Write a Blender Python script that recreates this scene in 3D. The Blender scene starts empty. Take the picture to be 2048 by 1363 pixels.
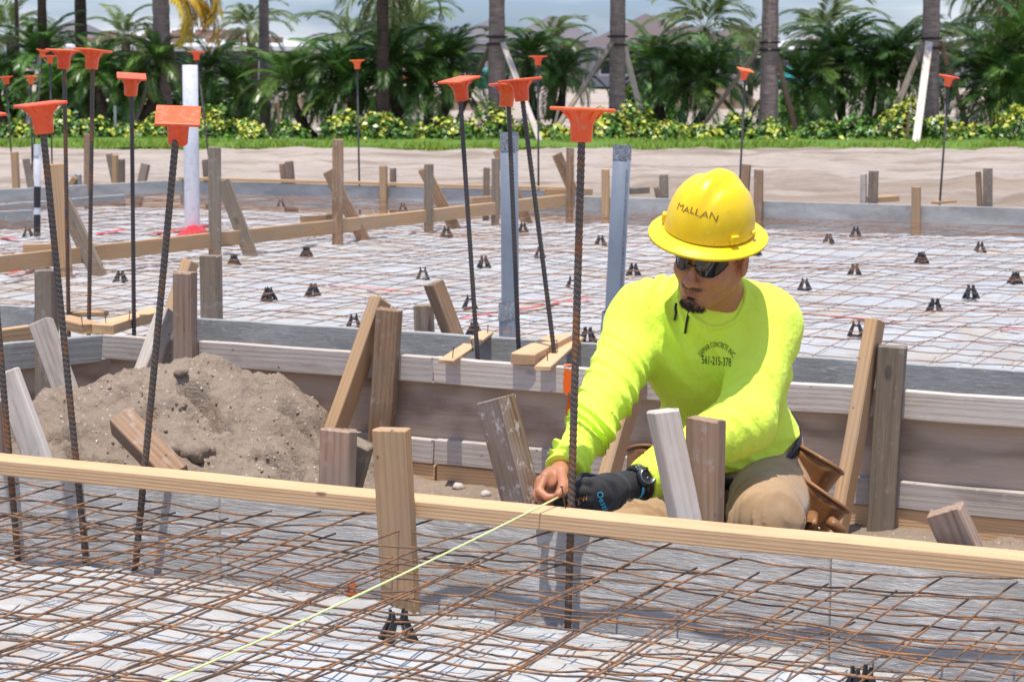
import bpy, bmesh, math, random
import numpy as np
from mathutils import Vector, Matrix, Euler
from mathutils.bvhtree import BVHTree

random.seed(7)
RNG = np.random.default_rng(11)
S = bpy.context.scene
COL = S.collection
R = math.radians

# ------------------------------------------------------------------ camera
PW, PH = 2048.0, 1363.0
FPX = 4300.0
HOR = 127.0
PITCH = math.atan((PH / 2 - HOR) / FPX)
CAM = Vector((0, 0, 1.0))
cam_d = bpy.data.cameras.new('camera')
cam = bpy.data.objects.new('camera', cam_d)
COL.objects.link(cam)
cam.location = CAM
cam.rotation_euler = (math.pi / 2 - PITCH, 0, 0)
cam_d.sensor_width = 36.0
cam_d.lens = 36.0 * FPX / PW
cam_d.clip_end = 2000
cam_d.clip_start = 0.1
cam_d.dof.use_dof = True
cam_d.dof.focus_distance = 5.1
cam_d.dof.aperture_fstop = 13.0
S.camera = cam
S.render.resolution_x = 1024
S.render.resolution_y = 681

# ------------------------------------------------------------------ light
SUN_DIR = Vector((-0.04, -0.17, 0.984)).normalized()      # towards the sun
SUN_EL = math.asin(SUN_DIR.z)
SUN_AZ = math.atan2(SUN_DIR.x, SUN_DIR.y)
world = bpy.data.worlds.new('World')
S.world = world
world.use_nodes = True
wn, wl = world.node_tree.nodes, world.node_tree.links
wn.clear()
wo = wn.new('ShaderNodeOutputWorld'); bg = wn.new('ShaderNodeBackground')
sky = wn.new('ShaderNodeTexSky'); sky.sky_type = 'NISHITA'; sky.sun_disc = False
sky.sun_elevation = SUN_EL; sky.sun_rotation = SUN_AZ
sky.air_density = 1.0; sky.dust_density = 1.2; sky.ozone_density = 1.6
tc = wn.new('ShaderNodeTexCoord'); mp = wn.new('ShaderNodeMapping'); mp.inputs['Scale'].default_value = (1.6, 1.6, 9.0)
cn = wn.new('ShaderNodeTexNoise'); cn.inputs['Scale'].default_value = 2.3; cn.inputs['Detail'].default_value = 7; cn.inputs['Roughness'].default_value = .55
cr = wn.new('ShaderNodeMapRange'); cr.inputs['From Min'].default_value = .43; cr.inputs['From Max'].default_value = .60; cr.inputs['To Max'].default_value = .9
mx = wn.new('ShaderNodeMix'); mx.data_type = 'RGBA'; mx.inputs['B'].default_value = (6.6, 7.0, 7.5, 1)
wl.new(tc.outputs['Generated'], mp.inputs['Vector']); wl.new(mp.outputs['Vector'], cn.inputs['Vector'])
wl.new(cn.outputs['Fac'], cr.inputs['Value']); wl.new(cr.outputs['Result'], mx.inputs['Factor'])
tint = wn.new('ShaderNodeMix'); tint.data_type = 'RGBA'; tint.blend_type = 'MULTIPLY'; tint.inputs['Factor'].default_value = 1.0; tint.inputs['B'].default_value = (.80, 1.0, 1.50, 1)
wl.new(sky.outputs['Color'], tint.inputs['A']); wl.new(tint.outputs['Result'], mx.inputs['A']); wl.new(mx.outputs['Result'], bg.inputs['Color'])
bg.inputs['Strength'].default_value = 0.12
wl.new(bg.outputs['Background'], wo.inputs['Surface'])
sun_d = bpy.data.lights.new('sun', 'SUN'); sun_d.energy = 5.0; sun_d.angle = R(0.53); sun_d.color = (1.0, .945, .86)
sun = bpy.data.objects.new('sun', sun_d); COL.objects.link(sun)
sun.rotation_euler = SUN_DIR.to_track_quat('Z', 'Y').to_euler()
S.view_settings.view_transform = 'Standard'; S.view_settings.look = 'None'
S.view_settings.exposure = 0.15; S.view_settings.gamma = 1.0
S.view_settings.use_curve_mapping = False

# ------------------------------------------------------------------ geometry of the view
_F = Vector((0, math.cos(PITCH), -math.sin(PITCH)))
_U = Vector((0, math.sin(PITCH), math.cos(PITCH)))
_X = Vector((1, 0, 0))
def ray(px, py):
    return _F + _X * ((px - PW / 2) / FPX) + _U * ((PH / 2 - py) / FPX)
def dp(px, py, t):                       # point seen at a pixel, t metres along the view axis
    return CAM + ray(px, py) * t
def gp(px, py, z=0.0):                   # point seen at a pixel on the level z
    d = ray(px, py)
    return CAM + d * ((z - CAM.z) / d.z)
def yp(px, py, Y):
    d = ray(px, py)
    return CAM + d * (Y / d.y)
def topx(p):
    v = Vector(p) - CAM; t = v.dot(_F)
    return (PW / 2 + FPX * v.x / t, PH / 2 - FPX * v.dot(_U) / t, t)
class Line:                              # a straight run of formwork on the level z = 0
    def __init__(s, a, b):
        s.a = gp(*a, 0.0); s.b = gp(*b, 0.0)
        s.d = (s.b - s.a).normalized(); s.n = Vector((-s.d.y, s.d.x, 0))
        if s.n.y < 0: s.n = -s.n
    def at(s, px, off=0.0, z=0.0):       # where the run, moved off metres away from us, passes behind column px
        a = s.a + s.n * off
        k = (px - PW / 2) / FPX
        # x = k * t ; t = y cosP + (1 - z) sinP
        c = math.cos(PITCH); e = (1 - z) * math.sin(PITCH)
        u = (k * (a.y * c + e) - a.x) / (s.d.x - k * s.d.y * c)
        p = a + s.d * u
        return Vector((p.x, p.y, z))
    def depth(s, px, off=0.0):
        return topx(s.at(px, off))[2]
FRONT = Line((0, 905), (2048, 1100))     # rear top edge of the pale 2x4
OUTER = Line((205, 669), (2048, 797))    # weathered wall across the trench
INNER = Line((393, 636), (2048, 742))    # cement grey board behind it
FARR = Line((1527, 402), (2048, 415.5))
FARL = Line((400, 360), (1128, 380))
AX = (FRONT.d + OUTER.d + INNER.d).normalized()
AN = Vector((-AX.y, AX.x, 0))

# ------------------------------------------------------------------ object helpers
def tag(o, label=None, cat=None, group=None, kind=None):
    if label: o['label'] = label
    if cat: o['category'] = cat
    if group: o['group'] = group
    if kind: o['kind'] = kind
    return o
def empty(name, loc, label, cat, group=None):
    o = bpy.data.objects.new(name, None); COL.objects.link(o)
    o.location = loc; o.empty_display_size = .1
    return tag(o, label, cat, group)
def link(name, me, mat=None, parent=None, M=None):
    """one object; M is its world matrix (parents only ever carry a translation, or are at identity)"""
    o = bpy.data.objects.new(name, me); COL.objects.link(o)
    if mat is not None and len(me.materials) == 0: me.materials.append(mat)
    M = M or Matrix.Identity(4)
    if parent is not None:
        o.parent = parent
        off = Vector((0, 0, 0)); p = parent
        while p is not None:
            off += p.location if p.type == 'EMPTY' else Vector((0, 0, 0)); p = p.parent
        # a mesh parent may carry its own basis matrix
        p = parent; W = Matrix.Identity(4)
        chain = []
        while p is not None: chain.append(p); p = p.parent
        for q in reversed(chain): W = W @ q.matrix_basis
        o.matrix_basis = W.inverted() @ M
    else:
        o.matrix_basis = M
    return o
def mesh_from(name, verts, faces, smooth=False):
    me = bpy.data.meshes.new(name)
    me.from_pydata([tuple(v) for v in verts], [], [tuple(f) for f in faces]); me.update()
    if smooth: me.polygons.foreach_set('use_smooth', [True] * len(me.polygons))
    return me
def np_mesh(name, V, Q, smooth=True):
    me = bpy.data.meshes.new(name)
    V = np.asarray(V, dtype=np.float32); Q = np.asarray(Q, dtype=np.int32)
    k = Q.shape[1]
    me.vertices.add(len(V)); me.vertices.foreach_set('co', V.ravel())
    me.loops.add(Q.size); me.loops.foreach_set('vertex_index', Q.ravel())
    me.polygons.add(len(Q))
    me.polygons.foreach_set('loop_start', np.arange(0, Q.size, k, dtype=np.int32))
    me.polygons.foreach_set('loop_total', np.full(len(Q), k, dtype=np.int32))
    me.update(calc_edges=True)
    if smooth: me.polygons.foreach_set('use_smooth', np.ones(len(Q), dtype=bool))
    me.validate()
    return me
def bm_mesh(name, bm, smooth=False):
    me = bpy.data.meshes.new(name); bm.normal_update(); bm.to_mesh(me); bm.free()
    if smooth: me.polygons.foreach_set('use_smooth', [True] * len(me.polygons))
    return me
def box_bm(w, d, h, bev=.0, seg=1, jit=0.0):
    bm = bmesh.new(); bmesh.ops.create_cube(bm, size=1.0)
    for v in bm.verts:
        v.co = Vector((v.co.x * w, v.co.y * d, v.co.z * h))
        if jit: v.co += Vector([random.uniform(-jit, jit) for _ in range(3)])
    if bev: bmesh.ops.bevel(bm, geom=bm.edges[:], offset=bev, segments=seg, affect='EDGES', profile=.5)
    return bm
def axes_matrix(o, x, y, z):
    return Matrix(((x.x, y.x, z.x, o.x), (x.y, y.y, z.y, o.y), (x.z, y.z, z.z, o.z), (0, 0, 0, 1)))
def lumber(name, p0, p1, w, d, wdir, mat, parent=None, bev=.0025, rough=.0015, bow=0.0):
    """a sawn board from p0 to p1: w across (along wdir), d thick; object Z runs along the grain"""
    p0 = Vector(p0); p1 = Vector(p1); z = (p1 - p0); L = z.length; z.normalize()
    x = Vector(wdir); x = (x - z * x.dot(z)).normalized(); y = z.cross(x)
    n = max(1, int(L / .18)) if L > .5 else 1
    bm = bmesh.new()
    prof = [(-w/2+bev, -d/2), (w/2-bev, -d/2), (w/2, -d/2+bev), (w/2, d/2-bev), (w/2-bev, d/2), (-w/2+bev, d/2), (-w/2, d/2-bev), (-w/2, -d/2+bev)]
    rings = []
    for i in range(n + 1):
        h = -L / 2 + L * i / n
        dx, dy = random.uniform(-rough, rough), random.uniform(-rough, rough) + bow * (1 - (2 * i / n - 1) ** 2)
        rings.append([bm.verts.new((a + dx, b + dy, h + (random.uniform(-rough, rough) * 1.5 if i in (0, n) else 0))) for a, b in prof])
    for i in range(n):
        for k in range(8):
            bm.faces.new((rings[i][k], rings[i][(k+1) % 8], rings[i+1][(k+1) % 8], rings[i+1][k]))
    for ring, s in ((rings[0], -1), (rings[-1], 1)):
        c = [bm.verts.new((v.co.x * (1 - 2*bev/w), v.co.y * (1 - 2*bev/d), v.co.z + s * bev * .8)) for v in ring]
        for k in range(8):
            q = (ring[k], ring[(k+1) % 8], c[(k+1) % 8], c[k]); bm.faces.new(q if s > 0 else q[::-1])
        bm.faces.new(c if s > 0 else c[::-1])
    me = bm_mesh(name, bm)
    return link(name, me, mat, parent, axes_matrix((p0 + p1) / 2, x, y, z))
def tube_arrays(P, r, sides=6, caps=True):
    """tube along the polyline P (n,3); r scalar or (n,)"""
    P = np.asarray(P, dtype=float); n = len(P)
    T = np.gradient(P, axis=0); T /= np.linalg.norm(T, axis=1)[:, None] + 1e-12
    ref = np.array([0, 0, 1.0]) if abs(T[:, 2]).mean() < .8 else np.array([1.0, 0, 0])
    A = np.cross(T, ref); A /= np.linalg.norm(A, axis=1)[:, None] + 1e-12
    B = np.cross(T, A)
    ang = np.linspace(0, 2 * np.pi, sides, endpoint=False)
    rr = np.broadcast_to(np.asarray(r, dtype=float), (n,))
    V = P[:, None, :] + rr[:, None, None] * (np.cos(ang)[None, :, None] * A[:, None, :] + np.sin(ang)[None, :, None] * B[:, None, :])
    V = V.reshape(-1, 3)
    i = np.arange(n - 1)[:, None] * sides; k = np.arange(sides)[None, :]; k2 = (k + 1) % sides
    Q = np.stack([i + k, i + sides + k, i + sides + k2, i + k2], axis=-1).reshape(-1, 4)
    if caps:
        V = np.vstack([V, P[:1], P[-1:]])
        c0, c1 = n * sides, n * sides + 1
        kk = np.arange(sides); kk2 = (kk + 1) % sides
        # degenerate-free fan: use quads with a repeated centre split as pairs of sides
        f0 = np.stack([np.full(sides // 2, c0), kk[0::2][:sides // 2], kk2[0::2][:sides // 2], (kk2[0::2][:sides // 2] + 1) % sides], axis=-1)
        f1 = f0[:, [0, 3, 2, 1]].copy(); f1[:, 0] = c1; f1[:, 1:] += (n - 1) * sides
        Q = np.vstack([Q, f0, f1])
    return V, Q
def tube(name, P, r, mat, parent=None, sides=6, smooth=True):
    V, Q = tube_arrays(P, r, sides)
    return link(name, np_mesh(name, V, Q, smooth), mat, parent)
class Bag:                               # collects arrays of quads into one mesh
    def __init__(s): s.V = []; s.Q = []; s.n = 0
    def add(s, V, Q): s.V.append(np.asarray(V, float)); s.Q.append(np.asarray(Q) + s.n); s.n += len(V)
    def mesh(s, name, smooth=True): return np_mesh(name, np.vstack(s.V), np.vstack(s.Q), smooth)
def lathe_arrays(prof, sides=24):
    n = len(prof); ang = np.linspace(0, 2*np.pi, sides, endpoint=False)
    V = np.array([[r*math.cos(a), r*math.sin(a), z] for r, z in prof for a in ang])
    i = np.arange(n-1)[:, None]*sides; k = np.arange(sides)[None, :]; k2 = (k+1) % sides
    Q = np.stack([i+k, i+k2, i+sides+k2, i+sides+k], axis=-1).reshape(-1, 4)
    return V, Q

# value noise for shaping geometry
def _hash(ix, iy, iz, seed):
    h = (ix.astype(np.int64) * 374761393 + iy.astype(np.int64) * 668265263 + iz.astype(np.int64) * 2147483647 + seed * 974634777) & 0xffffffff
    h = ((h ^ (h >> 13)) * 1274126177) & 0xffffffff
    h = (h ^ (h >> 16)) & 0xffffffff
    return h.astype(np.float64) / 4294967295.0
def vnoise(x, y, z, seed=0):
    x, y, z = np.broadcast_arrays(np.asarray(x, float), np.asarray(y, float), np.asarray(z, float))
    ix, iy, iz = np.floor(x), np.floor(y), np.floor(z)
    fx, fy, fz = x-ix, y-iy, z-iz
    fx = fx*fx*(3-2*fx); fy = fy*fy*(3-2*fy); fz = fz*fz*(3-2*fz)
    r = 0
    for a in (0, 1):
        for b in (0, 1):
            for c in (0, 1):
                w = (fx if a else 1-fx) * (fy if b else 1-fy) * (fz if c else 1-fz)
                r = r + w * _hash(ix+a, iy+b, iz+c, seed)
    return r * 2 - 1
def fbm(x, y, z=0.0, oct=4, seed=0, gain=.5):
    s = 0; a = 1.0
    for o in range(oct):
        s = s + a * vnoise(np.asarray(x)*2**o, np.asarray(y)*2**o, np.asarray(z)*2**o, seed+o); a *= gain
    return s
def height_mesh(name, X, Y, Z, mat, kind='structure', parent=None, smooth=True):
    ny, nx = X.shape
    V = np.stack([X, Y, Z], axis=-1).reshape(-1, 3)
    i = np.arange(ny-1)[:, None]*nx; k = np.arange(nx-1)[None, :]
    Q = np.stack([i+k, i+k+1, i+nx+k+1, i+nx+k], axis=-1).reshape(-1, 4)
    o = link(name, np_mesh(name, V, Q, smooth), mat, parent)
    if kind: o['kind'] = kind
    return o
# ------------------------------------------------------------------ materials
class NT:
    def __init__(s, name):
        s.m = bpy.data.materials.new(name); s.m.use_nodes = True
        s.t = s.m.node_tree; s.n = s.t.nodes; s.l = s.t.links
        s.b = s.n['Principled BSDF']; s.out = s.n['Material Output']
    def new(s, t, **kw):
        x = s.n.new(t)
        for k, v in kw.items(): setattr(x, k, v)
        return x
    def obj(s, scale=(1, 1, 1), rnd=True, src='Object'):
        c = s.new('ShaderNodeTexCoord'); m = s.new('ShaderNodeMapping'); m.inputs['Scale'].default_value = scale
        if rnd:
            i = s.new('ShaderNodeObjectInfo'); k = s.new('ShaderNodeVectorMath', operation='MULTIPLY'); k.inputs[1].default_value = (37.1, 91.7, 13.3)
            s.l.new(i.outputs['Random'], k.inputs[0])
            a = s.new('ShaderNodeVectorMath', operation='ADD'); s.l.new(c.outputs[src], a.inputs[0]); s.l.new(k.outputs[0], a.inputs[1])
            s.l.new(a.outputs[0], m.inputs['Vector'])
        else: s.l.new(c.outputs[src], m.inputs['Vector'])
        return m.outputs['Vector']
    def noise(s, vec, scale, detail=4, rough=.55, dist=0.0):
        x = s.new('ShaderNodeTexNoise'); x.inputs['Scale'].default_value = scale; x.inputs['Detail'].default_value = detail
        x.inputs['Roughness'].default_value = rough; x.inputs['Distortion'].default_value = dist
        if vec is not None: s.l.new(vec, x.inputs['Vector'])
        return x.outputs['Fac']
    def voro(s, vec, scale, feature='F1'):
        x = s.new('ShaderNodeTexVoronoi', feature=feature); x.inputs['Scale'].default_value = scale
        s.l.new(vec, x.inputs['Vector']); return x.outputs['Distance']
    def rng(s, v, a, b, c=0.0, d=1.0):
        x = s.new('ShaderNodeMapRange'); s.l.new(v, x.inputs['Value'])
        for k, q in zip(('From Min', 'From Max', 'To Min', 'To Max'), (a, b, c, d)): x.inputs[k].default_value = q
        return x.outputs['Result']
    def math(s, op, a, b=None):
        x = s.new('ShaderNodeMath', operation=op)
        for i, v in enumerate((a, b)):
            if v is None: continue
            if isinstance(v, (int, float)): x.inputs[i].default_value = v
            else: s.l.new(v, x.inputs[i])
        return x.outputs[0]
    def mix(s, f, a, b, mode='MIX'):
        x = s.new('ShaderNodeMix', data_type='RGBA', blend_type=mode)
        for k, v in (('Factor', f), ('A', a), ('B', b)):
            i = [q for q in x.inputs if q.name == k and (q.type == 'RGBA' or k == 'Factor' and q.type == 'VALUE')][0]
            if isinstance(v, (int, float)): i.default_value = v
            elif isinstance(v, tuple): i.default_value = v if len(v) == 4 else (*v, 1)
            else: s.l.new(v, i)
        return [q for q in x.outputs if q.type == 'RGBA'][0]
    def set(s, color=None, rough=None, metal=None, spec=None, **kw):
        for k, v in (('Base Color', color), ('Roughness', rough), ('Metallic', metal), ('Specular IOR Level', spec), *kw.items()):
            if v is None: continue
            i = s.b.inputs[k]
            if isinstance(v, (int, float)): i.default_value = v
            elif isinstance(v, tuple): i.default_value = v if len(v) == 4 else (*v, 1)
            else: s.l.new(v, i)
    def bump(s, h, strength=.3, dist=.01):
        x = s.new('ShaderNodeBump'); x.inputs['Strength'].default_value = strength; x.inputs['Distance'].default_value = dist
        s.l.new(h, x.inputs['Height']); s.l.new(x.outputs['Normal'], s.b.inputs['Normal'])
        return x
    def vary(s, col, amt=.25, hue=0.0):
        i = s.new('ShaderNodeObjectInfo'); r = s.rng(i.outputs['Random'], 0, 1, 1-amt, 1+amt)
        h = s.new('ShaderNodeHueSaturation'); s.l.new(r, h.inputs['Value'])
        if hue:
            k = s.math('FRACT', s.math('MULTIPLY', i.outputs['Random'], 17.3)); s.l.new(s.rng(k, 0, 1, .5-hue, .5+hue), h.inputs['Hue'])
        if isinstance(col, tuple): h.inputs['Color'].default_value = (*col, 1)
        else: s.l.new(col, h.inputs['Color'])
        return h.outputs['Color']

def plain(name, col, rough=.5, metal=0.0, spec=.5, vary=0.0, grime=0.0):
    m = NT(name); c = col
    if grime:
        v = m.obj(); f = m.rng(m.noise(v, 30, 5), .5, .75, 0, grime); c = m.mix(f, col, tuple(q*.35+.02 for q in col))
    if vary: c = m.vary(c, vary)
    m.set(c, rough, metal, spec); return m.m

def wood(name, light, dark, ring=34, contrast=.6, grey=None, greyamt=0.0, rough=.82, fibre=.35, splash=0.0, vary=.14, knots=True):
    m = NT(name)
    v = m.obj((1, 1, .05))
    warp = m.new('ShaderNodeTexNoise'); warp.inputs['Scale'].default_value = 7.0; warp.inputs['Detail'].default_value = 3
    m.l.new(v, warp.inputs['Vector'])
    sx = m.new('ShaderNodeSeparateXYZ'); m.l.new(v, sx.inputs[0])
    lin = m.math('ADD', m.math('MULTIPLY', sx.outputs[0], .62), m.math('MULTIPLY', sx.outputs[1], .78))
    ph = m.math('ADD', m.math('MULTIPLY', lin, ring*26.0), m.math('MULTIPLY', warp.outputs['Fac'], 26.0))
    gr = m.math('POWER', m.math('ADD', m.math('MULTIPLY', m.math('SINE', ph), .5), .5), 1.6)
    gw = m.math('MULTIPLY', gr, m.rng(m.noise(v, 16, 3, .6), .3, .65, .15, 1.0))
    fib = m.noise(m.obj((1, 1, .02)), 330, 3, .7)
    blot = m.noise(m.obj((1, 1, .35)), 9, 5, .6)
    f = m.math('ADD', m.math('MULTIPLY', gw, contrast), m.math('MULTIPLY', m.rng(fib, .35, .7), fibre))
    col = m.mix(f, light, dark)
    if knots:
        k = m.voro(m.obj((1, 1, .5)), 5.5); kf = m.rng(k, .045*knots, .085*knots, .75, 0.0)
        col = m.mix(kf, col, tuple(q*.35 for q in dark))
    st = m.rng(m.noise(m.obj((1, 1, .22)), 11, 6, .68), .52, .68, 0, .5); col = m.mix(st, col, tuple(q*.42 for q in dark)) if name not in ('wood_pale', 'wood_tan') else m.mix(m.math('MULTIPLY', st, .5), col, (.26, .15, .075))
    if name != 'wood_pale':
        nh = m.voro(m.obj((1, 1, .75)), 17); col = m.mix(m.rng(nh, .05, .075, .8, 0), col, (.03, .022, .018))
    if grey: col = m.mix(m.rng(blot, .35, .68, max(0, greyamt-.45), min(1, greyamt+.3)), col, grey)
    if splash:
        sp = m.rng(m.noise(m.obj((1, 1, .8)), 26, 7, .72), .56, .66, 0, splash); col = m.mix(sp, col, (.52, .5, .48))
    col = m.vary(col, vary)
    m.set(col, rough, 0, .25)
    h = m.math('ADD', m.math('MULTIPLY', fib, .8), m.math('MULTIPLY', gr, .25))
    m.bump(h, .6, .002)
    return m.m

M = {}
M['wood_pale'] = wood('wood_pale', (.66, .44, .255), (.42, .24, .11), ring=36, contrast=.75, fibre=.15, vary=.03, knots=.6)
M['wood_tan'] = wood('wood_tan', (.53, .335, .18), (.31, .165, .072), ring=24, contrast=.6, fibre=.25, grey=(.32, .26, .2), greyamt=.12)
M['wood_brown'] = wood('wood_brown', (.37, .225, .13), (.16, .09, .048), ring=17, contrast=.6, fibre=.5, grey=(.29, .22, .165), greyamt=.35, splash=.3)
M['wood_red'] = wood('wood_red', (.40, .27, .19), (.19, .09, .05), ring=19, contrast=.75, fibre=.4, grey=(.36, .30, .255), greyamt=.3, splash=.25)
M['wood_grey'] = wood('wood_grey', (.31, .24, .175), (.13, .095, .066), ring=15, contrast=.5, fibre=.7, grey=(.24, .205, .165), greyamt=.4, splash=.3)
M['wood_white'] = wood('wood_white', (.55, .475, .41), (.33, .26, .205), ring=20, contrast=.5, fibre=.5, grey=(.58, .54, .50), greyamt=.35, splash=.6)
M['wood_cement'] = wood('wood_cement', (.30, .30, .295), (.20, .195, .19), ring=18, contrast=.35, fibre=.55, grey=(.36, .37, .36), greyamt=.55, splash=.55, knots=False, vary=.06)
M['wood_splashed'] = wood('wood_splashed', (.22, .14, .09), (.11, .062, .04), ring=24, contrast=.7, fibre=.5, grey=(.30, .27, .24), greyamt=.35, splash=.95)

def plywood():
    m = NT('plywood'); v = m.obj((1, 3.2, .5))
    n0 = m.new('ShaderNodeTexNoise'); n0.inputs['Scale'].default_value = 1.7; n0.inputs['Detail'].default_value = 2; m.l.new(v, n0.inputs['Vector'])
    w = m.new('ShaderNodeTexWave', wave_type='RINGS', rings_direction='SPHERICAL'); w.inputs['Scale'].default_value = 8; w.inputs['Distortion'].default_value = 6; w.inputs['Detail'].default_value = 2; w.inputs['Detail Scale'].default_value = .7
    m.l.new(v, w.inputs['Vector'])
    fib = m.noise(m.obj((1, 1, .03)), 260, 4, .7)
    f = m.math('ADD', m.math('MULTIPLY', m.math('POWER', w.outputs['Fac'], 3.0), .7), m.math('MULTIPLY', m.rng(fib, .3, .7), .5))
    c = m.mix(f, (.58, .455, .355), (.28, .20, .145))
    c = m.mix(m.rng(m.noise(m.obj((1, 1, .4)), 5, 5), .4, .7, 0, .6), c, (.47, .405, .345))
    c = m.mix(m.rng(m.noise(m.obj(), 40, 6, .7), .6, .7, 0, .5), c, (.48, .45, .43))
    m.set(c, .85, 0, .2); m.bump(m.math('ADD', fib, m.math('MULTIPLY', w.outputs['Fac'], .3)), .5, .0015); return m.m
M['plywood'] = plywood()

def film_face():                          # old ply face of the front form: grey, with shiny cement scale
    m = NT('film_face'); v = m.obj((1, 1, .22))
    n1 = m.noise(v, 34, 8, .72, .6); n2 = m.noise(m.obj((1, 1, .5)), 7, 5, .6)
    fib = m.noise(m.obj((1, 1, .03)), 190, 4, .75)
    c = m.mix(m.rng(n2, .35, .7), (.48, .47, .465), (.66, .65, .65))
    c = m.mix(m.rng(n1, .50, .60, 0, .9), c, (.74, .74, .76))
    c = m.mix(m.rng(fib, .5, .8, 0, .55), c, (.27, .255, .245))
    r = m.rng(n1, .48, .62, .55, .16)
    m.set(c, r, 0, .6)
    m.bump(m.math('ADD', m.math('MULTIPLY', n1, 1.0), m.math('MULTIPLY', fib, .5)), 1.0, .010); return m.m
M['film_face'] = film_face()

def concrete_board():
    m = NT('concrete_board'); v = m.obj((1, 1, .12)); fib = m.noise(v, 120, 6, .75); n2 = m.noise(m.obj((1, 1, .6)), 6, 6, .65); n3 = m.noise(m.obj((1, 1, .5)), 45, 6, .7)
    c = m.mix(m.rng(n2, .35, .65), (.27, .275, .265), (.41, .415, .40))
    c = m.mix(m.rng(fib, .45, .75, 0, .55), c, (.17, .17, .16)); c = m.mix(m.rng(n3, .57, .68, 0, .7), c, (.55, .55, .53))
    m.set(c, .85, 0, .25); m.bump(m.math('ADD', fib, n3), .7, .003); return m.m
M['concrete_board'] = concrete_board()
def far_board():
    m = NT('far_board'); v = m.obj((1, 1, .3)); n2 = m.noise(v, 9, 7, .7); n3 = m.noise(m.obj((1, 1, .8)), 6, 5, .7)
    c = m.mix(m.rng(n2, .35, .65), (.27, .265, .255), (.43, .42, .405)); c = m.mix(m.rng(n3, .58, .7, 0, .6), c, (.24, .19, .15))
    m.set(c, .85, 0, .2); m.bump(n2, .5, .004); return m.m
M['far_board'] = far_board()

def rebar_mat(name, rust, r0=.0080):
    m = NT(name); v = m.obj((1, 1, .5)); n = m.noise(v, 28, 6, .7); n2 = m.noise(m.obj((1, 1, 1)), 160, 3, .6)
    c = m.mix(m.rng(n, .62-rust*.4, .80-rust*.4), (.085, .078, .076), (.29, .12, .035))
    c = m.mix(m.rng(n2, .52, .7, 0, .5), c, (.05, .042, .04))
    # rib tops coloured paler than the valleys: painted glint of light on the ribs
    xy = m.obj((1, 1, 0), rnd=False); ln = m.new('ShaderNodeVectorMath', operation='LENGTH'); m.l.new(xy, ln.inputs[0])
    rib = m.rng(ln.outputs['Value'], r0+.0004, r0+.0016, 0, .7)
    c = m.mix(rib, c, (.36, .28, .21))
    m.set(c, m.rng(n, .4, .7, .42, .8), .35, .5); m.bump(n2, .3, .0006); return m.m
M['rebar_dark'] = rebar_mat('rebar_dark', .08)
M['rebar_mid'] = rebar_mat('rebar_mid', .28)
M['shell'] = plain('shell', (.55, .5, .43), .7)
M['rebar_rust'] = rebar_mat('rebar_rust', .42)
def wire_mat():
    m = NT('wire_rust'); v = m.obj(rnd=True); n = m.noise(v, 22, 5, .65); n2 = m.noise(v, 140, 3)
    c = m.mix(m.rng(n, .42, .66), (.115, .085, .07), (.40, .185, .07)); c = m.mix(m.rng(n2, .5, .75, 0, .5), c, (.09, .05, .035))
    m.set(c, .7, .2, .35); return m.m
M['wire'] = wire_mat()
def wire_far():
    m = NT('wire_far'); v = m.obj(); n = m.noise(v, 3, 4, .6)
    c = m.mix(m.rng(n, .35, .65), (.12, .075, .06), (.34, .16, .085)); m.set(c, .75, .1, .3); return m.m
M['wire_far'] = wire_far()
def cap_mat():
    m = NT('orange_plastic'); v = m.obj(); n = m.noise(v, 60, 6, .7); n2 = m.noise(v, 9, 3)
    c = m.mix(m.rng(n, .50, .66, 0, .5), (.93, .135, .032), (.78, .32, .21)); c = m.mix(m.rng(n2, .4, .7, 0, .25), c, (.62, .06, .015))
    m.set(m.vary(c, .06, .006), m.rng(n, .4, .7, .42, .6), 0, .45, **{'Subsurface Weight': 0.0}); m.bump(n, .1, .001); return m.m
M['cap'] = cap_mat()

def sand(name, a, b, c3, bumpd=.02, shells=True, src='Object', strip=None):
    m = NT(name); v = m.obj(rnd=False, src=src); n1 = m.noise(v, 1.3, 6, .6); n2 = m.noise(v, 55, 6, .7); n3 = m.noise(v, 9, 5, .65)
    c = m.mix(m.rng(n1, .35, .65), a, b); c = m.mix(m.rng(n3, .55, .75, 0, .55), c, c3); c = m.mix(m.rng(n2, .35, .7, 0, .35), c, tuple(q*.6 for q in b))
    if strip:
        sp = m.new('ShaderNodeSeparateXYZ'); m.l.new(v, sp.inputs[0]); sv = m.obj((.22, 1, 1), rnd=False); w = m.noise(sv, 1.1, 6, .68)
        near = m.rng(m.math('ADD', sp.outputs[1], m.math('MULTIPLY', w, -16.0)), 14.5, 20.5, .9, .0); c = m.mix(near, c, strip)
        c = m.mix(m.rng(m.noise(m.obj((.12, 1, 1), rnd=False), 1.6, 6, .7), .50, .60, 0, .75), c, tuple(q*.74 for q in strip))
    if shells:
        k = m.voro(v, 42); c = m.mix(m.rng(k, .10, .16, .75, 0), c, (.62, .57, .5))
    m.set(c, .95, 0, .1); m.bump(m.math('ADD', n2, m.math('MULTIPLY', n3, 1.4)), .8, bumpd); return m.m
M['sand'] = sand('sand', (.56, .48, .42), (.47, .395, .34), (.33, .26, .21), .05, False, 'Object', (.36, .28, .22))
M['mound'] = sand('mound_sand', (.36, .28, .215), (.285, .22, .165), (.15, .11, .08), .020, True)

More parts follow.
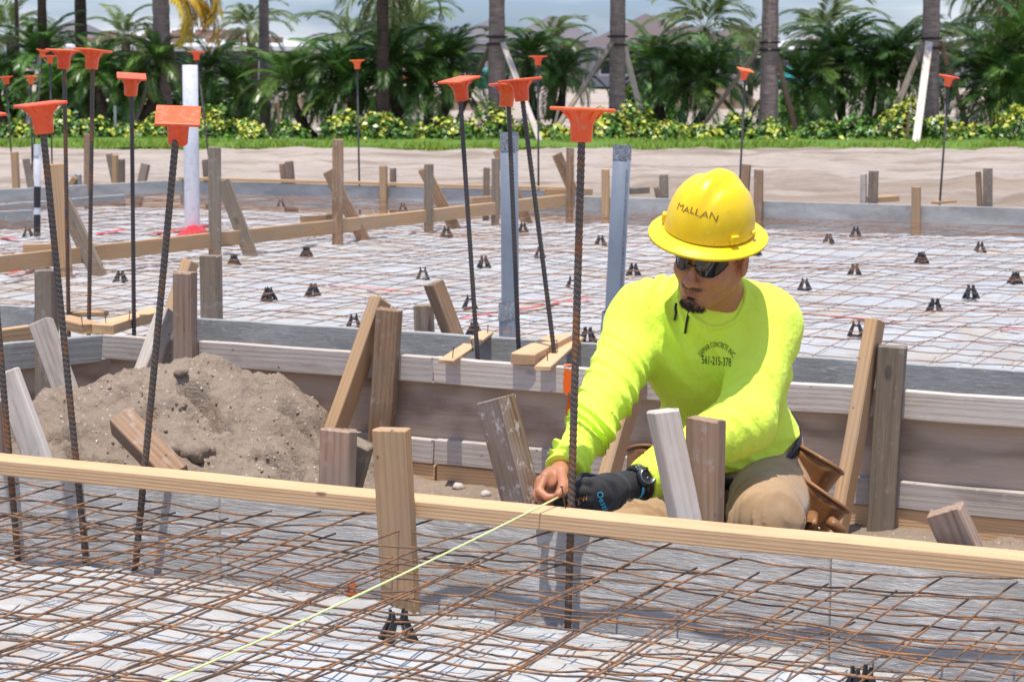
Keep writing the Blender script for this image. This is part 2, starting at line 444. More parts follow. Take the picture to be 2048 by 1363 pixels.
def poly_sheet():
    m = NT('poly_sheet'); v = m.obj(rnd=False); n1 = m.noise(v, 2.2, 5, .6); n2 = m.noise(v, 14, 5, .65, .8)
    c = m.mix(m.rng(n1, .35, .65), (.385, .395, .40), (.465, .475, .48))
    d = m.math('MULTIPLY', m.rng(m.noise(v, 2.4, 6, .7), .45, .62, 0, .85), m.rng(n2, .35, .6, .3, 1))
    c = m.mix(d, c, (.40, .325, .24))
    m.set(c, m.rng(n2, .3, .7, .25, .5), 0, .5, **{'Coat Weight': 0.0}); m.bump(m.math('ADD', m.math('MULTIPLY', n1, 2.), n2), .8, .014); return m.m
M['poly'] = poly_sheet()
M['red_tape'] = plain('red_tape', (.75, .035, .05), .45)
M['red_film'] = plain('red_film', (.80, .02, .035), .25)
M['spray'] = plain('orange_spray', (.95, .16, .01), .8, grime=.15)
M['black_plastic'] = plain('black_plastic', (.017, .018, .021), .38, grime=.0)
M['pvc_white'] = plain('pvc_white', (.62, .625, .66), .35, grime=.35)
M['pvc_grey'] = plain('pvc_grey', (.215, .245, .29), .38, grime=.2)
M['print'] = plain('dark_print', (.03, .033, .04), .6)
def duct():
    m = NT('duct_tape'); v = m.obj(); n = m.noise(v, 70, 5, .65, 1.2)
    m.set(m.mix(m.rng(n, .4, .6), (.16, .18, .205), (.38, .40, .43)), m.rng(n, .3, .6, .22, .5), .35, .5); m.bump(n, .9, .004); return m.m
M['duct'] = duct()
M['nail'] = plain('nail_steel', (.12, .085, .07), .5, .6)
M['string'] = plain('string_line', (.68, .78, .34), .7)

# person
def skin():
    m = NT('skin'); a = m.new('ShaderNodeVertexColor'); a.layer_name = 'tone'
    v = m.obj(rnd=False); n = m.noise(v, 60, 5, .6); n2 = m.noise(v, 420, 3, .6)
    c = m.mix(m.rng(n, .35, .7, 0, .3), a.outputs['Color'], (.30, .12, .075)); c = m.mix(m.rng(n2, .5, .75, 0, .18), c, (.16, .07, .045))
    m.set(c, m.rng(n2, .3, .7, .42, .55), 0, .45, **{'Subsurface Weight': .12, 'Subsurface Scale': .006}); m.b.inputs['Subsurface Radius'].default_value = (1, .35, .2)
    m.bump(m.math('ADD', n2, m.math('MULTIPLY', m.noise(v, 1100, 2), .6)), .35, .0012); return m.m
M['skin'] = skin()
def shirt():
    m = NT('hi_vis_shirt'); v = m.obj(rnd=False); n = m.noise(v, 8, 4, .55); knit = m.noise(v, 900, 2)
    c = m.mix(m.rng(n, .3, .7), (.69, .91, .075), (.77, .94, .10))
    m.set(c, .72, 0, .22, **{'Sheen Weight': .25, 'Sheen Roughness': .5}); m.b.inputs['Sheen Tint'].default_value = (.85, 1, .4, 1)
    w2 = m.noise(m.obj((1, 1, .45), rnd=False), 34, 3, .5, .8); m.bump(m.math('ADD', m.math('ADD', m.math('MULTIPLY', n, 3.0), m.math('MULTIPLY', w2, .8)), m.math('MULTIPLY', knit, .05)), .7, .008); return m.m
M['shirt'] = shirt()
def cloth(name, a, b, rough=.85):
    m = NT(name); v = m.obj(rnd=False); n = m.noise(v, 14, 5, .6); k = m.noise(v, 700, 2)
    m.set(m.mix(m.rng(n, .35, .65), a, b), rough, 0, .2, **{'Sheen Weight': .15}); m.bump(m.math('ADD', n, m.math('MULTIPLY', k, .15)), .3, .004); return m.m
M['khaki'] = cloth('khaki_cotton', (.41, .272, .155), (.33, .21, .115))
M['glove'] = cloth('black_glove', (.020, .0205, .022), (.036, .036, .038), .75)
M['boot'] = cloth('boot_leather', (.16, .09, .05), (.10, .055, .03), .7)
def leather():
    m = NT('tan_leather'); v = m.obj(rnd=False); n = m.noise(v, 18, 6, .65); n2 = m.noise(v, 240, 3)
    c = m.mix(m.rng(n, .3, .7), (.30, .13, .042), (.15, .062, .022)); c = m.mix(m.rng(m.noise(v, 40, 5, .7), .58, .7, 0, .6), c, (.42, .25, .12))
    m.set(c, .5, 0, .5); m.bump(n2, .2, .001); return m.m
M['leather'] = leather()
M['belt'] = plain('black_belt', (.012, .013, .018), .4)
def hat():
    m = NT('yellow_hat'); v = m.obj(rnd=False); n = m.noise(v, 26, 5, .7); sp = m.voro(v, 34)
    c = m.mix(m.rng(n, .5, .75, 0, .35), (.90, .62, .004), (.80, .47, .002)); c = m.mix(m.rng(sp, .035, .06, .6, 0), c, (.25, .13, .01))
    sc = m.rng(m.noise(m.obj((1, 7, 1), rnd=False), 45, 5, .8), .60, .66, 0, .45); c = m.mix(sc, c, (.96, .78, .22)); du = m.rng(m.noise(v, 11, 6, .7), .5, .72, 0, .45); c = m.mix(du, c, (.62, .40, .06))
    m.set(c, m.rng(n, .3, .7, .27, .42), 0, .5); return m.m
M['hat'] = hat()
M['lens'] = plain('dark_lens', (.006, .007, .007), .06, 0, .9)
M['frame'] = plain('black_frame', (.01, .01, .011), .3)
M['hair'] = plain('dark_hair', (.028, .017, .012), .55)
M['cyan'] = plain('cyan_print', (.02, .42, .62), .6)
M['gold'] = plain('copper_print', (.40, .20, .08), .5, .3)
M['ink'] = plain('shirt_ink', (.012, .035, .012), .8)
M['marker'] = plain('marker_ink', (.26, .13, .012), .6)
M['watch'] = plain('watch_resin', (.012, .012, .014), .35)
M['steel'] = plain('steel', (.45, .45, .46), .3, 1.0)
M['collar_white'] = plain('white_undershirt', (.6, .62, .66), .8)

# vegetation and far things
def leafm(name, a, b, rough=.42, transl=.0, vary=.3, hue=.02):
    m = NT(name); v = m.obj(); n = m.noise(v, 6, 3)
    c = m.vary(m.mix(m.rng(n, .3, .7), a, b), vary, hue)
    m.set(c, rough, 0, .5)
    t = m.new('ShaderNodeBsdfTranslucent'); m.l.new(c, t.inputs['Color']); x = m.new('ShaderNodeMixShader'); x.inputs[0].default_value = .30
    m.l.new(m.b.outputs[0], x.inputs[1]); m.l.new(t.outputs[0], x.inputs[2]); m.l.new(x.outputs[0], m.out.inputs['Surface']); return m.m
M['frond'] = leafm('palm_frond', (.078, .175, .030), (.14, .26, .05), .36)
M['frond_tall'] = leafm('tall_palm_frond', (.085, .14, .03), (.14, .19, .05), .4)
M['frond_yellow'] = leafm('yellow_frond', (.55, .36, .02), (.46, .34, .03), .6)
M['grass'] = leafm('grass_blade', (.16, .285, .028), (.23, .36, .05), .6)
def shrubm():
    m = NT('variegated_leaf'); a = m.new('ShaderNodeVertexColor'); a.layer_name = 'leaf'
    m.set(a.outputs['Color'], .38, 0, .45); return m.m
M['shrub'] = shrubm()
def trunk(name, a, b, sc=5):
    m = NT(name); v = m.obj((1, 1, 2.2)); n = m.noise(v, sc, 6, .7); w = m.noise(m.obj((6, 6, 30)), 1.0, 3); st = m.noise(m.obj((14, 14, .7)), 2, 4, .7)
    c = m.mix(m.rng(n, .3, .7), a, b); c = m.mix(m.rng(w, .5, .7, 0, .55), c, tuple(q*.35 for q in b)); c = m.mix(m.rng(st, .5, .75, 0, .5), c, tuple(q*.5 for q in b))
    m.set(c, .9, 0, .15); m.bump(m.math('ADD', w, n), .8, .03); return m.m
M['trunk'] = trunk('palm_trunk', (.36, .285, .25), (.22, .165, .145))
M['trunk_dark'] = trunk('dark_trunk', (.12, .085, .065), (.06, .043, .033))
M['dirt'] = sand('dirt', (.25, .18, .13), (.18, .125, .09), (.11, .08, .06), .06, False)
def roofm(name, a, b):
    m = NT(name); v = m.obj(); n = m.noise(v, .8, 4); n2 = m.noise(v, 9, 3)
    m.set(m.mix(m.math('ADD', m.math('MULTIPLY', n, .6), m.math('MULTIPLY', n2, .4)), a, b), .85, 0, .2); return m.m
M['roof_grey'] = roofm('roof_grey', (.165, .155, .165), (.12, .113, .12))
M['roof_brown'] = roofm('roof_brown', (.15, .122, .12), (.105, .085, .085))
M['roof_white'] = roofm('roof_white', (.62, .62, .64), (.5, .5, .52))
M['tile_stack'] = roofm('tile_stack', (.32, .21, .17), (.22, .15, .12))
M['stucco'] = plain('stucco', (.45, .43, .40), .9)
M['stucco_grey'] = plain('stucco_grey', (.30, .30, .32), .9)
M['glass'] = plain('window_glass', (.02, .025, .03), .08, 0, .8)
M['mesh_fence'] = plain('orange_fence', (.75, .2, .06), .7)
M['teal'] = plain('teal_cloth', (.02, .25, .25), .6)
# ------------------------------------------------------------------ ground
GZ = -.45
def grid_axis(spans):
    out = []
    for a, b, s in spans:
        n = max(1, int(round((b-a)/s))); out += list(np.linspace(a, b, n, endpoint=False))
    return np.array(out + [spans[-1][1]])
gy = grid_axis([(-4, 11, .3), (11, 17, .1), (17, 40, .13), (40, 60, .6), (60, 130, 3), (130, 900, 40)])
gx = grid_axis([(-500, -60, 40), (-60, -14, 2), (-14, -9, .3), (-9, 9, .1), (9, 14, .3), (14, 60, 2), (60, 500, 40)])
X, Y = np.meshgrid(gx, gy)
rut = np.clip((Y-12)/4, 0, 1) * np.clip((62-Y)/10, 0, 1)
Z = GZ + rut * (.06*fbm(X*.35, Y*1.1, oct=4, seed=3) + .034*fbm(X*1.6, Y*3.0, oct=4, seed=5))
Z += rut * .07*np.maximum(0, fbm(X*.9, Y*1.3, oct=4, seed=9) - .30) * np.clip((30-Y)/6, 0, 1) * 2.4
for yy in (23.2, 25.0, 28.4, 31.0, 33.4): Z -= rut * .05*np.exp(-((Y - yy - .012*X - .25*np.sin(X*.3))/.22)**2)
Z += np.clip((Y-40)/8, 0, 1)*(.12*fbm(X*.12, Y*.12, oct=3, seed=31))
height_mesh('ground', X, Y, Z, M['sand'])

# distant spoil heaps behind the planting
def heap(px, py, Yd, w, h, seed):
    p = yp(px, py, Yd); n = 40
    u = np.linspace(-1, 1, n); U, V = np.meshgrid(u, u)
    r = np.sqrt(U**2 + V**2); z = h*np.clip(1-r, 0, 1)**1.1*(1+.5*fbm(U*3, V*3, oct=3, seed=seed)) - .1
    height_mesh('dirt_heap', p.x + U*w, Yd + V*w*.6, GZ + z, M['dirt'])
heap(1420, 200, 70, 2.6, .95, 1); heap(1345, 205, 74, 2.0, .7, 2); heap(2040, 200, 72, 2.2, .9, 3); heap(640, 205, 70, 3.0, .6, 4); heap(890, 205, 70, 2.5, .5, 5)

# ------------------------------------------------------------------ trench sand with the mound
W = 2.6
s = np.linspace(-2.9, 2.6, 420); d = np.linspace(.12, 2.75, 260)
o0 = FRONT.at(1024)
def trench_xy(sv, dv): return o0.x + FRONT.d.x*sv + FRONT.n.x*dv, o0.y + FRONT.d.y*sv + FRONT.n.y*dv
SS, DD = np.meshgrid(s, d)
X, Y = trench_xy(SS, DD)
cones = [(440, 7.32, .02, .62), (395, 7.05, -.09, .55), (330, 7.22, -.01, .5), (245, 7.15, -.02, .5), (150, 7.1, -.10, .45), (40, 6.9, -.13, .4), (300, 6.65, -.13, .42), (110, 6.4, -.14, .4), (480, 6.75, -.18, .6), (560, 7.1, -.16, .7), (-60, 6.6, -.16, .4)]
Z = np.full(X.shape, GZ + .012)
for px, yy, h, sl in cones:
    x0 = (px-1024)/FPX*(yy*math.cos(PITCH)+(1-h)*math.sin(PITCH))
    dd = np.sqrt((X-x0)**2 + (Y-yy)**2 + .0016); c = h - sl*dd*(1+.12*vnoise(X*4, Y*4, 0, 8))
    k = .05; t = np.clip(.5+.5*(c-Z)/k, 0, 1); Z = Z*(1-t) + c*t + k*t*(1-t)
rough = np.clip((Z-GZ)/.1, .3, 1)
Z += rough*(.036*fbm(X*4.5, Y*4.5, oct=3, seed=21) + .020*fbm(X*14, Y*14, oct=5, seed=22, gain=.62))
pit = np.maximum(0, fbm(X*8.5, Y*8.5, oct=3, seed=24) - .36); Z -= rough*.15*pit
clod = np.maximum(0, fbm(X*15, Y*15, oct=2, seed=27) - .45); Z += rough*.03*clod
# sand keeps clear of the wall, piles a little against its foot on the right
ow = OUTER.at(1024, -.055); dist = (X-ow.x)*OUTER.n.x + (Y-ow.y)*OUTER.n.y
ts = height_mesh('trench_sand', X, Y, np.where(dist > .0, np.minimum(Z, -.3), Z), M['mound'])
TSB = BVHTree.FromPolygons([tuple(v.co) for v in ts.data.vertices], [tuple(q.vertices) for q in ts.data.polygons])
def ground_z(px, yy): return GZ
# loose clods and shell stones
def rock(name, p, r, mat, seed, label):
    bm = bmesh.new(); bmesh.ops.create_icosphere(bm, subdivisions=2, radius=r)
    for v in bm.verts: v.co *= 1 + .35*float(vnoise(v.co.x*2.2/r, v.co.y*2.2/r, v.co.z*2.2/r, seed)); v.co.z *= .75
    o = link(name, bm_mesh(name, bm, True), mat, None, Matrix.Translation(p)); return tag(o, label, 'clod' if 'clod' in name else 'stone', 'loose lumps on the trench sand')
lumps = [(385, 915, 6.55, .05, 'dirt_clod', 'mound', 'largest dark clod of damp sand low on the mound behind the pale board'), (345, 905, 6.6, .03, 'dirt_clod', 'mound', 'small dark clod just left of the largest clod on the mound'),
         (418, 905, 6.7, .022, 'dirt_clod', 'mound', 'small clod just right of the largest clod on the mound'), (362, 748, 7.0, .024, 'dirt_clod', 'mound', 'clod on the mound crest beside the reddish post'),
         (325, 970, 6.5, .01, 'pale_stone', 'wood_white', 'pale shell stone low on the sand mound'),
         (917, 977, 7.0, .02, 'pale_stone', 'wood_white', 'larger pale stone on the trench sand left of the leaning splashed stake'), (972, 990, 6.8, .018, 'pale_stone', 'wood_white', 'smaller pale stone beside the foot of the leaning splashed stake'),
         (1730, 1015, 6.25, .045, 'dirt_clod', 'mound', 'clod against the foot of the dark post right of the worker')]
for i, (px, py, yy, r, nm, mt, lb) in enumerate(lumps):
    h, _, _, _ = TSB.ray_cast(CAM, ray(px, py).normalized(), 30); p = (h if h is not None else yp(px, py, yy)) + Vector((0, 0, r*.25)); rock(nm, p, r, M[mt], i, lb)

def crumbs(name, n, rmin, rmax, mat, seed, label, pyr=(700, 1090)):
    g = np.random.default_rng(seed); b = Bag(); k = 0
    bm = bmesh.new(); bmesh.ops.create_cube(bm, size=1.4); cv = np.array([v.co[:] for v in bm.verts]); cq = np.array([[v.index for v in f.verts] for f in bm.faces]); bm.free()
    for _ in range(n*6):
        if k >= n: break
        px = g.uniform(0, 660) if g.random() < .82 else g.uniform(660, 2048); py = g.uniform(*pyr)
        h, nn, _, _ = TSB.ray_cast(CAM, ray(px, py).normalized(), 30)
        if h is None: continue
        r = rmin + (rmax-rmin)*g.random()**3; a = g.normal(0, 1, (3, 3)); q, _ = np.linalg.qr(a)
        b.add((cv*(.6+.6*g.random((8, 1)))*r*np.array([1, .8, .6])) @ q.T + np.array(h) + np.array(nn)*r*.25, cq); k += 1
    o = link(name, b.mesh(name, False), mat); return tag(o, label, 'debris', None, 'stuff')
crumbs('sand_lumps', 260, .003, .009, M['mound'], 3, 'scattered crumbs of damp sand over the mound and trench floor')
crumbs('shell_bits', 420, .0018, .006, M['shell'], 4, 'pale shell fragments scattered over the sand mound')

# ------------------------------------------------------------------ slabs: sheeting
def sheet(name, P00, P10, P01, P11, nx, ny, fn, mat, kind='structure'):
    u = np.linspace(0, 1, nx); v = np.linspace(0, 1, ny); U, V = np.meshgrid(u, v)
    X = (P00.x*(1-U)+P10.x*U)*(1-V) + (P01.x*(1-U)+P11.x*U)*V; Y = (P00.y*(1-U)+P10.y*U)*(1-V) + (P01.y*(1-U)+P11.y*U)*V
    return height_mesh(name, X, Y, fn(X, Y, U, V), mat, kind)
def line_pt(L, sx, off):                  # sx metres along from column 1024
    return L.at(1024) + L.d*sx + L.n*off
def crumple(X, Y, seed, amp):
    r = 1-np.abs(fbm(X*2.3, Y*2.3, oct=3, seed=seed)); r2 = 1-np.abs(fbm(X*5.5+3, Y*5.5, oct=3, seed=seed+7))
    return amp*(.9*r**3 + .5*r2**4 + .4*fbm(X*1.2, Y*1.2, oct=2, seed=seed+3))
FACE = .066                               # how far the front form's face stands behind the 2x4's rear edge
def front_sheet(X, Y, U, V):
    dist = V*1.75
    z = -.345 + .145*(1-np.exp(-dist/.22))
    return z + crumple(X, Y, 41, .022)*np.clip(dist/.12+.3, 0, 1)
sheet('vapour_sheet', line_pt(FRONT, -2.2, FACE-.004), line_pt(FRONT, 2.0, FACE-.004), line_pt(FRONT, -2.2, FACE-1.75), line_pt(FRONT, 2.0, FACE-1.75), 520, 220, front_sheet, M['poly'])
def rear_sheet(X, Y, U, V):
    fr = (X-FARR.a.x)*FARR.n.x + (Y-FARR.a.y)*FARR.n.y
    e = np.clip((fr+.75)/.7, 0, 1); z = -.165 + crumple(X, Y, 61, .020)*(1-e) - .085*e*e*(3-2*e); return z - .05*np.exp(-V*30)
RS = [line_pt(INNER, -4.2, .03), line_pt(INNER, 5.0, .03), line_pt(FARL, -5.2, -.02), line_pt(FARL, 9.0, -.02)]
sheet('vapour_sheet', *RS, 420, 420, rear_sheet, M['poly'])
def tape_strip(p0, p1, w, zf, mat=M['red_tape']):
    n = 40; a = gp(*p0, -.15); b = gp(*p1, -.15); nrm = Vector((-(b-a).y, (b-a).x, 0)).normalized()
    V = []
    for i in range(n+1):
        c = a.lerp(b, i/n); ww = w*(.5+.6*abs(float(vnoise(i*.7, p0[0], 0, 4))))
        for sgn in (-1, 1):
            q = c + nrm*ww*sgn*.5; V.append((q.x, q.y, -.139 + .006*float(vnoise(q.x*3, q.y*3, 0, 9))))
    Q = [(2*i, 2*i+1, 2*i+3, 2*i+2) for i in range(n)]
    return link('seam_tape', np_mesh('seam_tape', V, Q), mat)
for a, b, w, lb in [((640, 572), (850, 590), .022, 'red seam tape on the sheeting left of the two grey conduits'), ((915, 642), (1180, 600), .035, 'red seam tape slanting past the foot of the near grey conduit'),
                    ((940, 598), (1230, 608), .018, 'faint red seam tape crossing behind the three capped bars'), ((1585, 629), (1800, 646), .03, 'red seam tape right of the worker running behind the tan brace'),
                    ((2000, 660), (2090, 664), .03, 'red seam tape at the right edge of the slab'), ((190, 470), (250, 462), .08, 'short red tape strip left of the white pipe'), ((300, 470), (420, 452), .07, 'red tape strip at the foot of the white pipe'),
                    ((0, 478), (40, 480), .07, 'red tape at the far left of the slab'), ((1262, 494), (1280, 493), .04, 'tiny pink tape patch right of the far grey conduit'), ((20, 548), (100, 535), .06, 'red tape under the tan screed board at left')]:
    tag(tape_strip(a, b, w, None), lb, 'tape', 'red seam tape on the sheeting')

# ------------------------------------------------------------------ welded wire mesh: every wire a part
def mesh_mat(name, o, dirL, dirC, nL, nC, spL, spC, lenL, lenC, zf, r, mat, label, wob, step, sides, seed, keep=None):
    root = empty(name, (0, 0, 0), label, 'wire mesh', 'welded wire mesh laid over the slabs')
    rg = np.random.default_rng(seed)
    for i in range(nL):                   # wires along dirL
        sx = np.arange(0, lenL, step); base = o + dirC*(i*spL + rg.uniform(-.006, .006))
        x = base.x + dirL.x*sx; y = base.y + dirL.y*sx
        ph = rg.uniform(0, 6.28)
        w1 = wob*fbm(sx*1.6+i*7.3, i*3.1, 0, 3, seed); zz = zf(x, y) + wob*(.9*fbm(sx*2.2, i*5.7, 1.0, 2, seed+5)) - .35*wob*np.abs(np.sin(np.pi*sx/spC+ph))
        P = np.stack([x + dirC.x*w1, y + dirC.y*w1, zz], -1); P = P if keep is None else P[keep(P)]
        if len(P) > 4: tube('wire', P, r, mat, root, sides)
    for j in range(nC):
        sx = np.arange(0, lenC, step); base = o + dirL*(j*spC + rg.uniform(-.006, .006))
        x = base.x + dirC.x*sx; y = base.y + dirC.y*sx
        w1 = wob*.45*fbm(sx*1.1+j*3.3, j*2.7, 0, 2, seed+9); zz = zf(x, y) + wob*.7*fbm(sx*1.9, j*4.1, 2.0, 2, seed+11) + r*1.9
        P = np.stack([x + dirL.x*w1, y + dirL.y*w1, zz], -1); P = P if keep is None else P[keep(P)]
        if len(P) > 4: tube('wire', P, r, mat, root, sides)
    return root
CR = Vector((-math.sin(R(28.5)), -math.cos(R(28.5)), 0))       # cross wires run back towards us
def zfront(a, b, seed):
    return lambda x, y: a + b*fbm(x*1.3, y*1.3, 0, 2, seed)
mesh_mat('wire_mesh', line_pt(FRONT, -2.35, FACE-.035), FRONT.d, CR, 12, 27, .1524, .1524, 4.2, 1.72, zfront(-.082, .022, 3), .0023, M['wire'], 'rusty wire mesh of the near slab, upper sheet under the green string', .012, .03, 6, 1)
mesh_mat('wire_mesh', line_pt(FRONT, -2.30, FACE-.085), (FRONT.d*.9995+FRONT.n*.012).normalized(), CR, 11, 27, .1524, .1524, 4.2, 1.62, zfront(-.128, .020, 13), .0022, M['wire'], 'rusty wire mesh of the near slab, lower sheet closest to the sheeting', .013, .03, 6, 2)
mesh_mat('wire_mesh', line_pt(FRONT, -2.22, FACE-.03), (FRONT.d*.9995-FRONT.n*.016).normalized(), CR, 11, 27, .1524, .1524, 4.2, 1.62, zfront(-.165, .020, 23), .0022, M['wire'], 'rusty wire mesh lapped low along the front form of the near slab', .013, .03, 6, 4)
zr = lambda x, y: -.098 + .018*fbm(x*.9, y*.9, 0, 2, 77)
_jog = FARR.at(1150); _le = (RS[2]-RS[0])
def keep_rear(P):
    fl = (P[:, 0]-FARL.a.x)*FARL.n.x + (P[:, 1]-FARL.a.y)*FARL.n.y; fr = (P[:, 0]-FARR.a.x)*FARR.n.x + (P[:, 1]-FARR.a.y)*FARR.n.y
    right = (P[:, 0]-_jog.x)*FARR.d.x + (P[:, 1]-_jog.y)*FARR.d.y > 0
    left = (P[:, 0]-RS[0].x)*_le.y - (P[:, 1]-RS[0].y)*_le.x > .05
    return np.where(right, fr < -.42, fl < -.30) & left
mesh_mat('wire_mesh', line_pt(INNER, -9.0, .05), INNER.d, Vector((math.sin(R(27)), math.cos(R(27)), 0)), 78, 94, .1524, .1524, 14.3, 12.0, zr, .0018, M['wire_far'], 'rusty wire mesh spread over the large slab behind the worker', .018, .06, 4, 5, keep_rear)

# ------------------------------------------------------------------ bar chairs
def chair_mesh():
    bm = bmesh.new()
    def bar(a, b, wa, wb):
        a = Vector(a); b = Vector(b); z = (b-a).normalized(); x = z.cross(Vector((0, 1, 0.01))).normalized(); y = z.cross(x)
        vs = []
        for p, w in ((a, wa), (b, wb)):
            for sx, sy in ((-1, -1), (1, -1), (1, 1), (-1, 1)): vs.append(bm.verts.new(p + x*w*sx + y*w*sy))
        for k in range(4): bm.faces.new((vs[k], vs[(k+1) % 4], vs[4+(k+1) % 4], vs[4+k]))
        bm.faces.new(vs[3::-1]); bm.faces.new(vs[4:])
    for sx in (-1, 1):
        for sy in (-1, 1):
            bar((sx*.031, sy*.024, .003), (sx*.012, sy*.008, .056), .0085, .0062)
            bar((sx*.012, sy*.009, .052), (sx*.014, sy*.010, .076), .0050, .0026)
        bar((sx*.012, -.012, .052), (sx*.012, .012, .052), .0048, .0048)
        bar((sx*.031, -.03, .003), (sx*.031, .03, .003), .0035, .0035)
    bar((-.014, 0, .05), (.014, 0, .05), .0045, .0045)
    for sy in (-1, 1): bar((-.04, sy*.026, .003), (.04, sy*.026, .003), .0035, .0035)
    return bm_mesh('bar_chair', bm)
CH = chair_mesh()
chairs = [(241, 566, 'left of the white pipe, nearest the tall dark bar'), (468, 532, 'by the brace right of the white pipe'), (613, 513, 'between the two braces of the screed rail'), (562, 414, 'far left, below the wooden stub on the far form'),
 (806, 422, 'beyond the screed rail, left of a stake'), (893, 474, 'at the foot of the brace left of the near grey conduit'), (846, 560, 'in the open slab above the leaning brown brace'), (538, 600, 'left of the pair above the grey board'),
 (626, 592, 'right of the pair above the grey board'), (968, 535, 'just left of the near grey conduit, wide one'), (940, 617, 'behind the leaning capped bar left of the near conduit'), (948, 674, 'behind the plank left of the near conduit foot'),
 (708, 657, 'behind the grey board above the long tan brace'), (1080, 515, 'between the two grey conduits, upper one'), (1046, 464, 'behind the near conduit beside the foot of a brace'), (1145, 579, 'between the two conduits, behind the nearest bar'),
 (1201, 493, 'left of the far grey conduit, upper'), (1267, 552, 'right of the far grey conduit beside the worker'), (1609, 580, 'right of the worker level with his collar'), (1709, 552, 'right of the worker, second row back'),
 (1843, 527, 'third row back on the right, between two others'), (1960, 505, 'at the back on the far right'), (2030, 568, 'at the right edge of the picture'), (1942, 597, 'front row on the right'),
 (1869, 626, 'front row, nearest the right hand tan brace'), (1712, 672, 'nearest chair, left of the right hand tan brace'), (1657, 487, 'back row behind the worker on the right'), (1711, 474, 'back row close to the far form'),
 (1175, 685, 'behind the thin plank beside the nearest capped bar'), (1510, 511, 'just beyond the yellow hat brim'), (56, 474, 'at far left beside the striped pipe')]
proto = None
for i, (px, py, lb) in enumerate(chairs):
    o = link('bar_chair', CH, M['black_plastic'], None, Matrix.Translation(gp(px, py, -.155)) @ Matrix.Rotation(random.uniform(-.6, .6), 4, 'Z') @ Matrix.Rotation(random.uniform(-.08, .08), 4, 'X') @ Matrix.Scale(random.uniform(.82, .95), 4))
    tag(o, 'small black mesh support ' + lb, 'mesh support', 'black plastic supports under the wire mesh')
for px, py, z, lb in ((797, 1292, -.2, 'small black plastic mesh support in front of the pale upright stake'), (1722, 1412, -.2, 'small black plastic mesh support at the bottom edge of the picture')):
    tag(link('bar_chair', CH, M['black_plastic'], None, Matrix.Translation(gp(px, py, z)) @ Matrix.Rotation(.35, 4, 'Z') @ Matrix.Scale(1.02, 4)), lb, 'mesh support', 'black plastic supports under the wire mesh')

# ------------------------------------------------------------------ the front form: pale 2x4 over a grey face
ff = empty('front_form', FRONT.at(1024, 0, GZ), 'low form wall with a pale new 2x4 along its top across the picture', 'formwork')
def run(L, s0, s1, off, z): return line_pt(L, s0, off) + Vector((0, 0, z)), line_pt(L, s1, off) + Vector((0, 0, z))
a, b = run(FRONT, -2.3, 2.1, -.0445, -.019)
lumber('top_plate', a, b, .089, .038, FRONT.n, M['wood_pale'], ff, .002, .0012)
x0 = -2.3
for L in (1.46, 1.58, 1.36):
    a, b = run(FRONT, x0+.003, x0+L-.003, FACE+.019, -.255)
    lumber('face_board', a, b, .43, .038, Vector((0, 0, 1)), M['film_face'], ff, .003, .001); x0 += L
def flat_patch(p, w, h, nrm, mat, name, label, cat, parent=None, seed=0, up=Vector((0, 0, 1))):
    """an irregular sprayed or stained patch lying on a face"""
    x = up.cross(nrm).normalized(); y = nrm.cross(x); V = [(0, 0, 0)]; n = 26
    for i in range(n):
        a = 2*math.pi*i/n; r = 1 + .28*float(vnoise(i*.9, seed, 0, 3)); ca, sa = math.cos(a), math.sin(a)
        k = 1/max(abs(ca), abs(sa))**.7
        V.append((w/2*r*k*ca, h/2*r*k*sa, 0))
    bm = bmesh.new(); vs = [bm.verts.new(v) for v in V]
    for i in range(n): bm.faces.new((vs[0], vs[1+i], vs[1+(i+1) % n]))
    o = link(name, bm_mesh(name, bm), mat, parent, axes_matrix(Vector(p) + nrm*.0035, x, y, nrm)); return tag(o, label) if parent else tag(o, label, cat)
q = FRONT.at(703, FACE); q.z = 0
q = dp(703, 1190, topx(q)[2]*1.0); q = FRONT.at(703, FACE-.002, q.z)
flat_patch(q, .026, .045, -FRONT.n, M['spray'], 'spray_mark', 'orange spray mark on the grey face', 'mark', ff, 2)

# ------------------------------------------------------------------ outer and inner walls of the footing
ow = empty('outer_wall_form', OUTER.at(1300, 0, GZ), 'weathered wooden form wall with white upper rail behind the worker', 'formwork')
corner = OUTER.at(205); s_c = (corner - OUTER.at(1024)).dot(OUTER.d)
for s0, s1 in ((s_c, -.31), (-.3, 2.6)):
    a, b = run(OUTER, s0, s1, .019, -.0445); lumber('top_rail', a, b, .089, .038, Vector((0, 0, 1)), M['wood_white'], ow, .003, .003)
    a, b = run(OUTER, s0, s1-.003, .019+.006, -.33); lumber('bottom_rail', a, b, .085, .038, Vector((0, 0, 1)), M['wood_white'], ow, .003, .003)
    a, b = run(OUTER, s0, s1, .03, -.43); lumber('kicker_board', a, b, .11, .03, Vector((0, 0, 1)), M['wood_pale'], ow, .003, .002)
for s0, s1 in ((s_c, -.52), (-.517, .95), (.953, 2.6)):
    a, b = run(OUTER, s0, s1, .052, -.19); lumber('plywood_panel', a, b, .20, .018, Vector((0, 0, 1)), M['plywood'], ow, .001, .001)
cw = empty('corner_wall_form', gp(0, 690) + Vector((0, 0, GZ)), 'short angled form wall at far left with whitened rail', 'formwork')
ca = gp(205, 669); cb = gp(-60, 695); cd = (cb-ca).normalized(); cnn = Vector((-cd.y, cd.x, 0)); cnn = cnn if cnn.y > 0 else -cnn
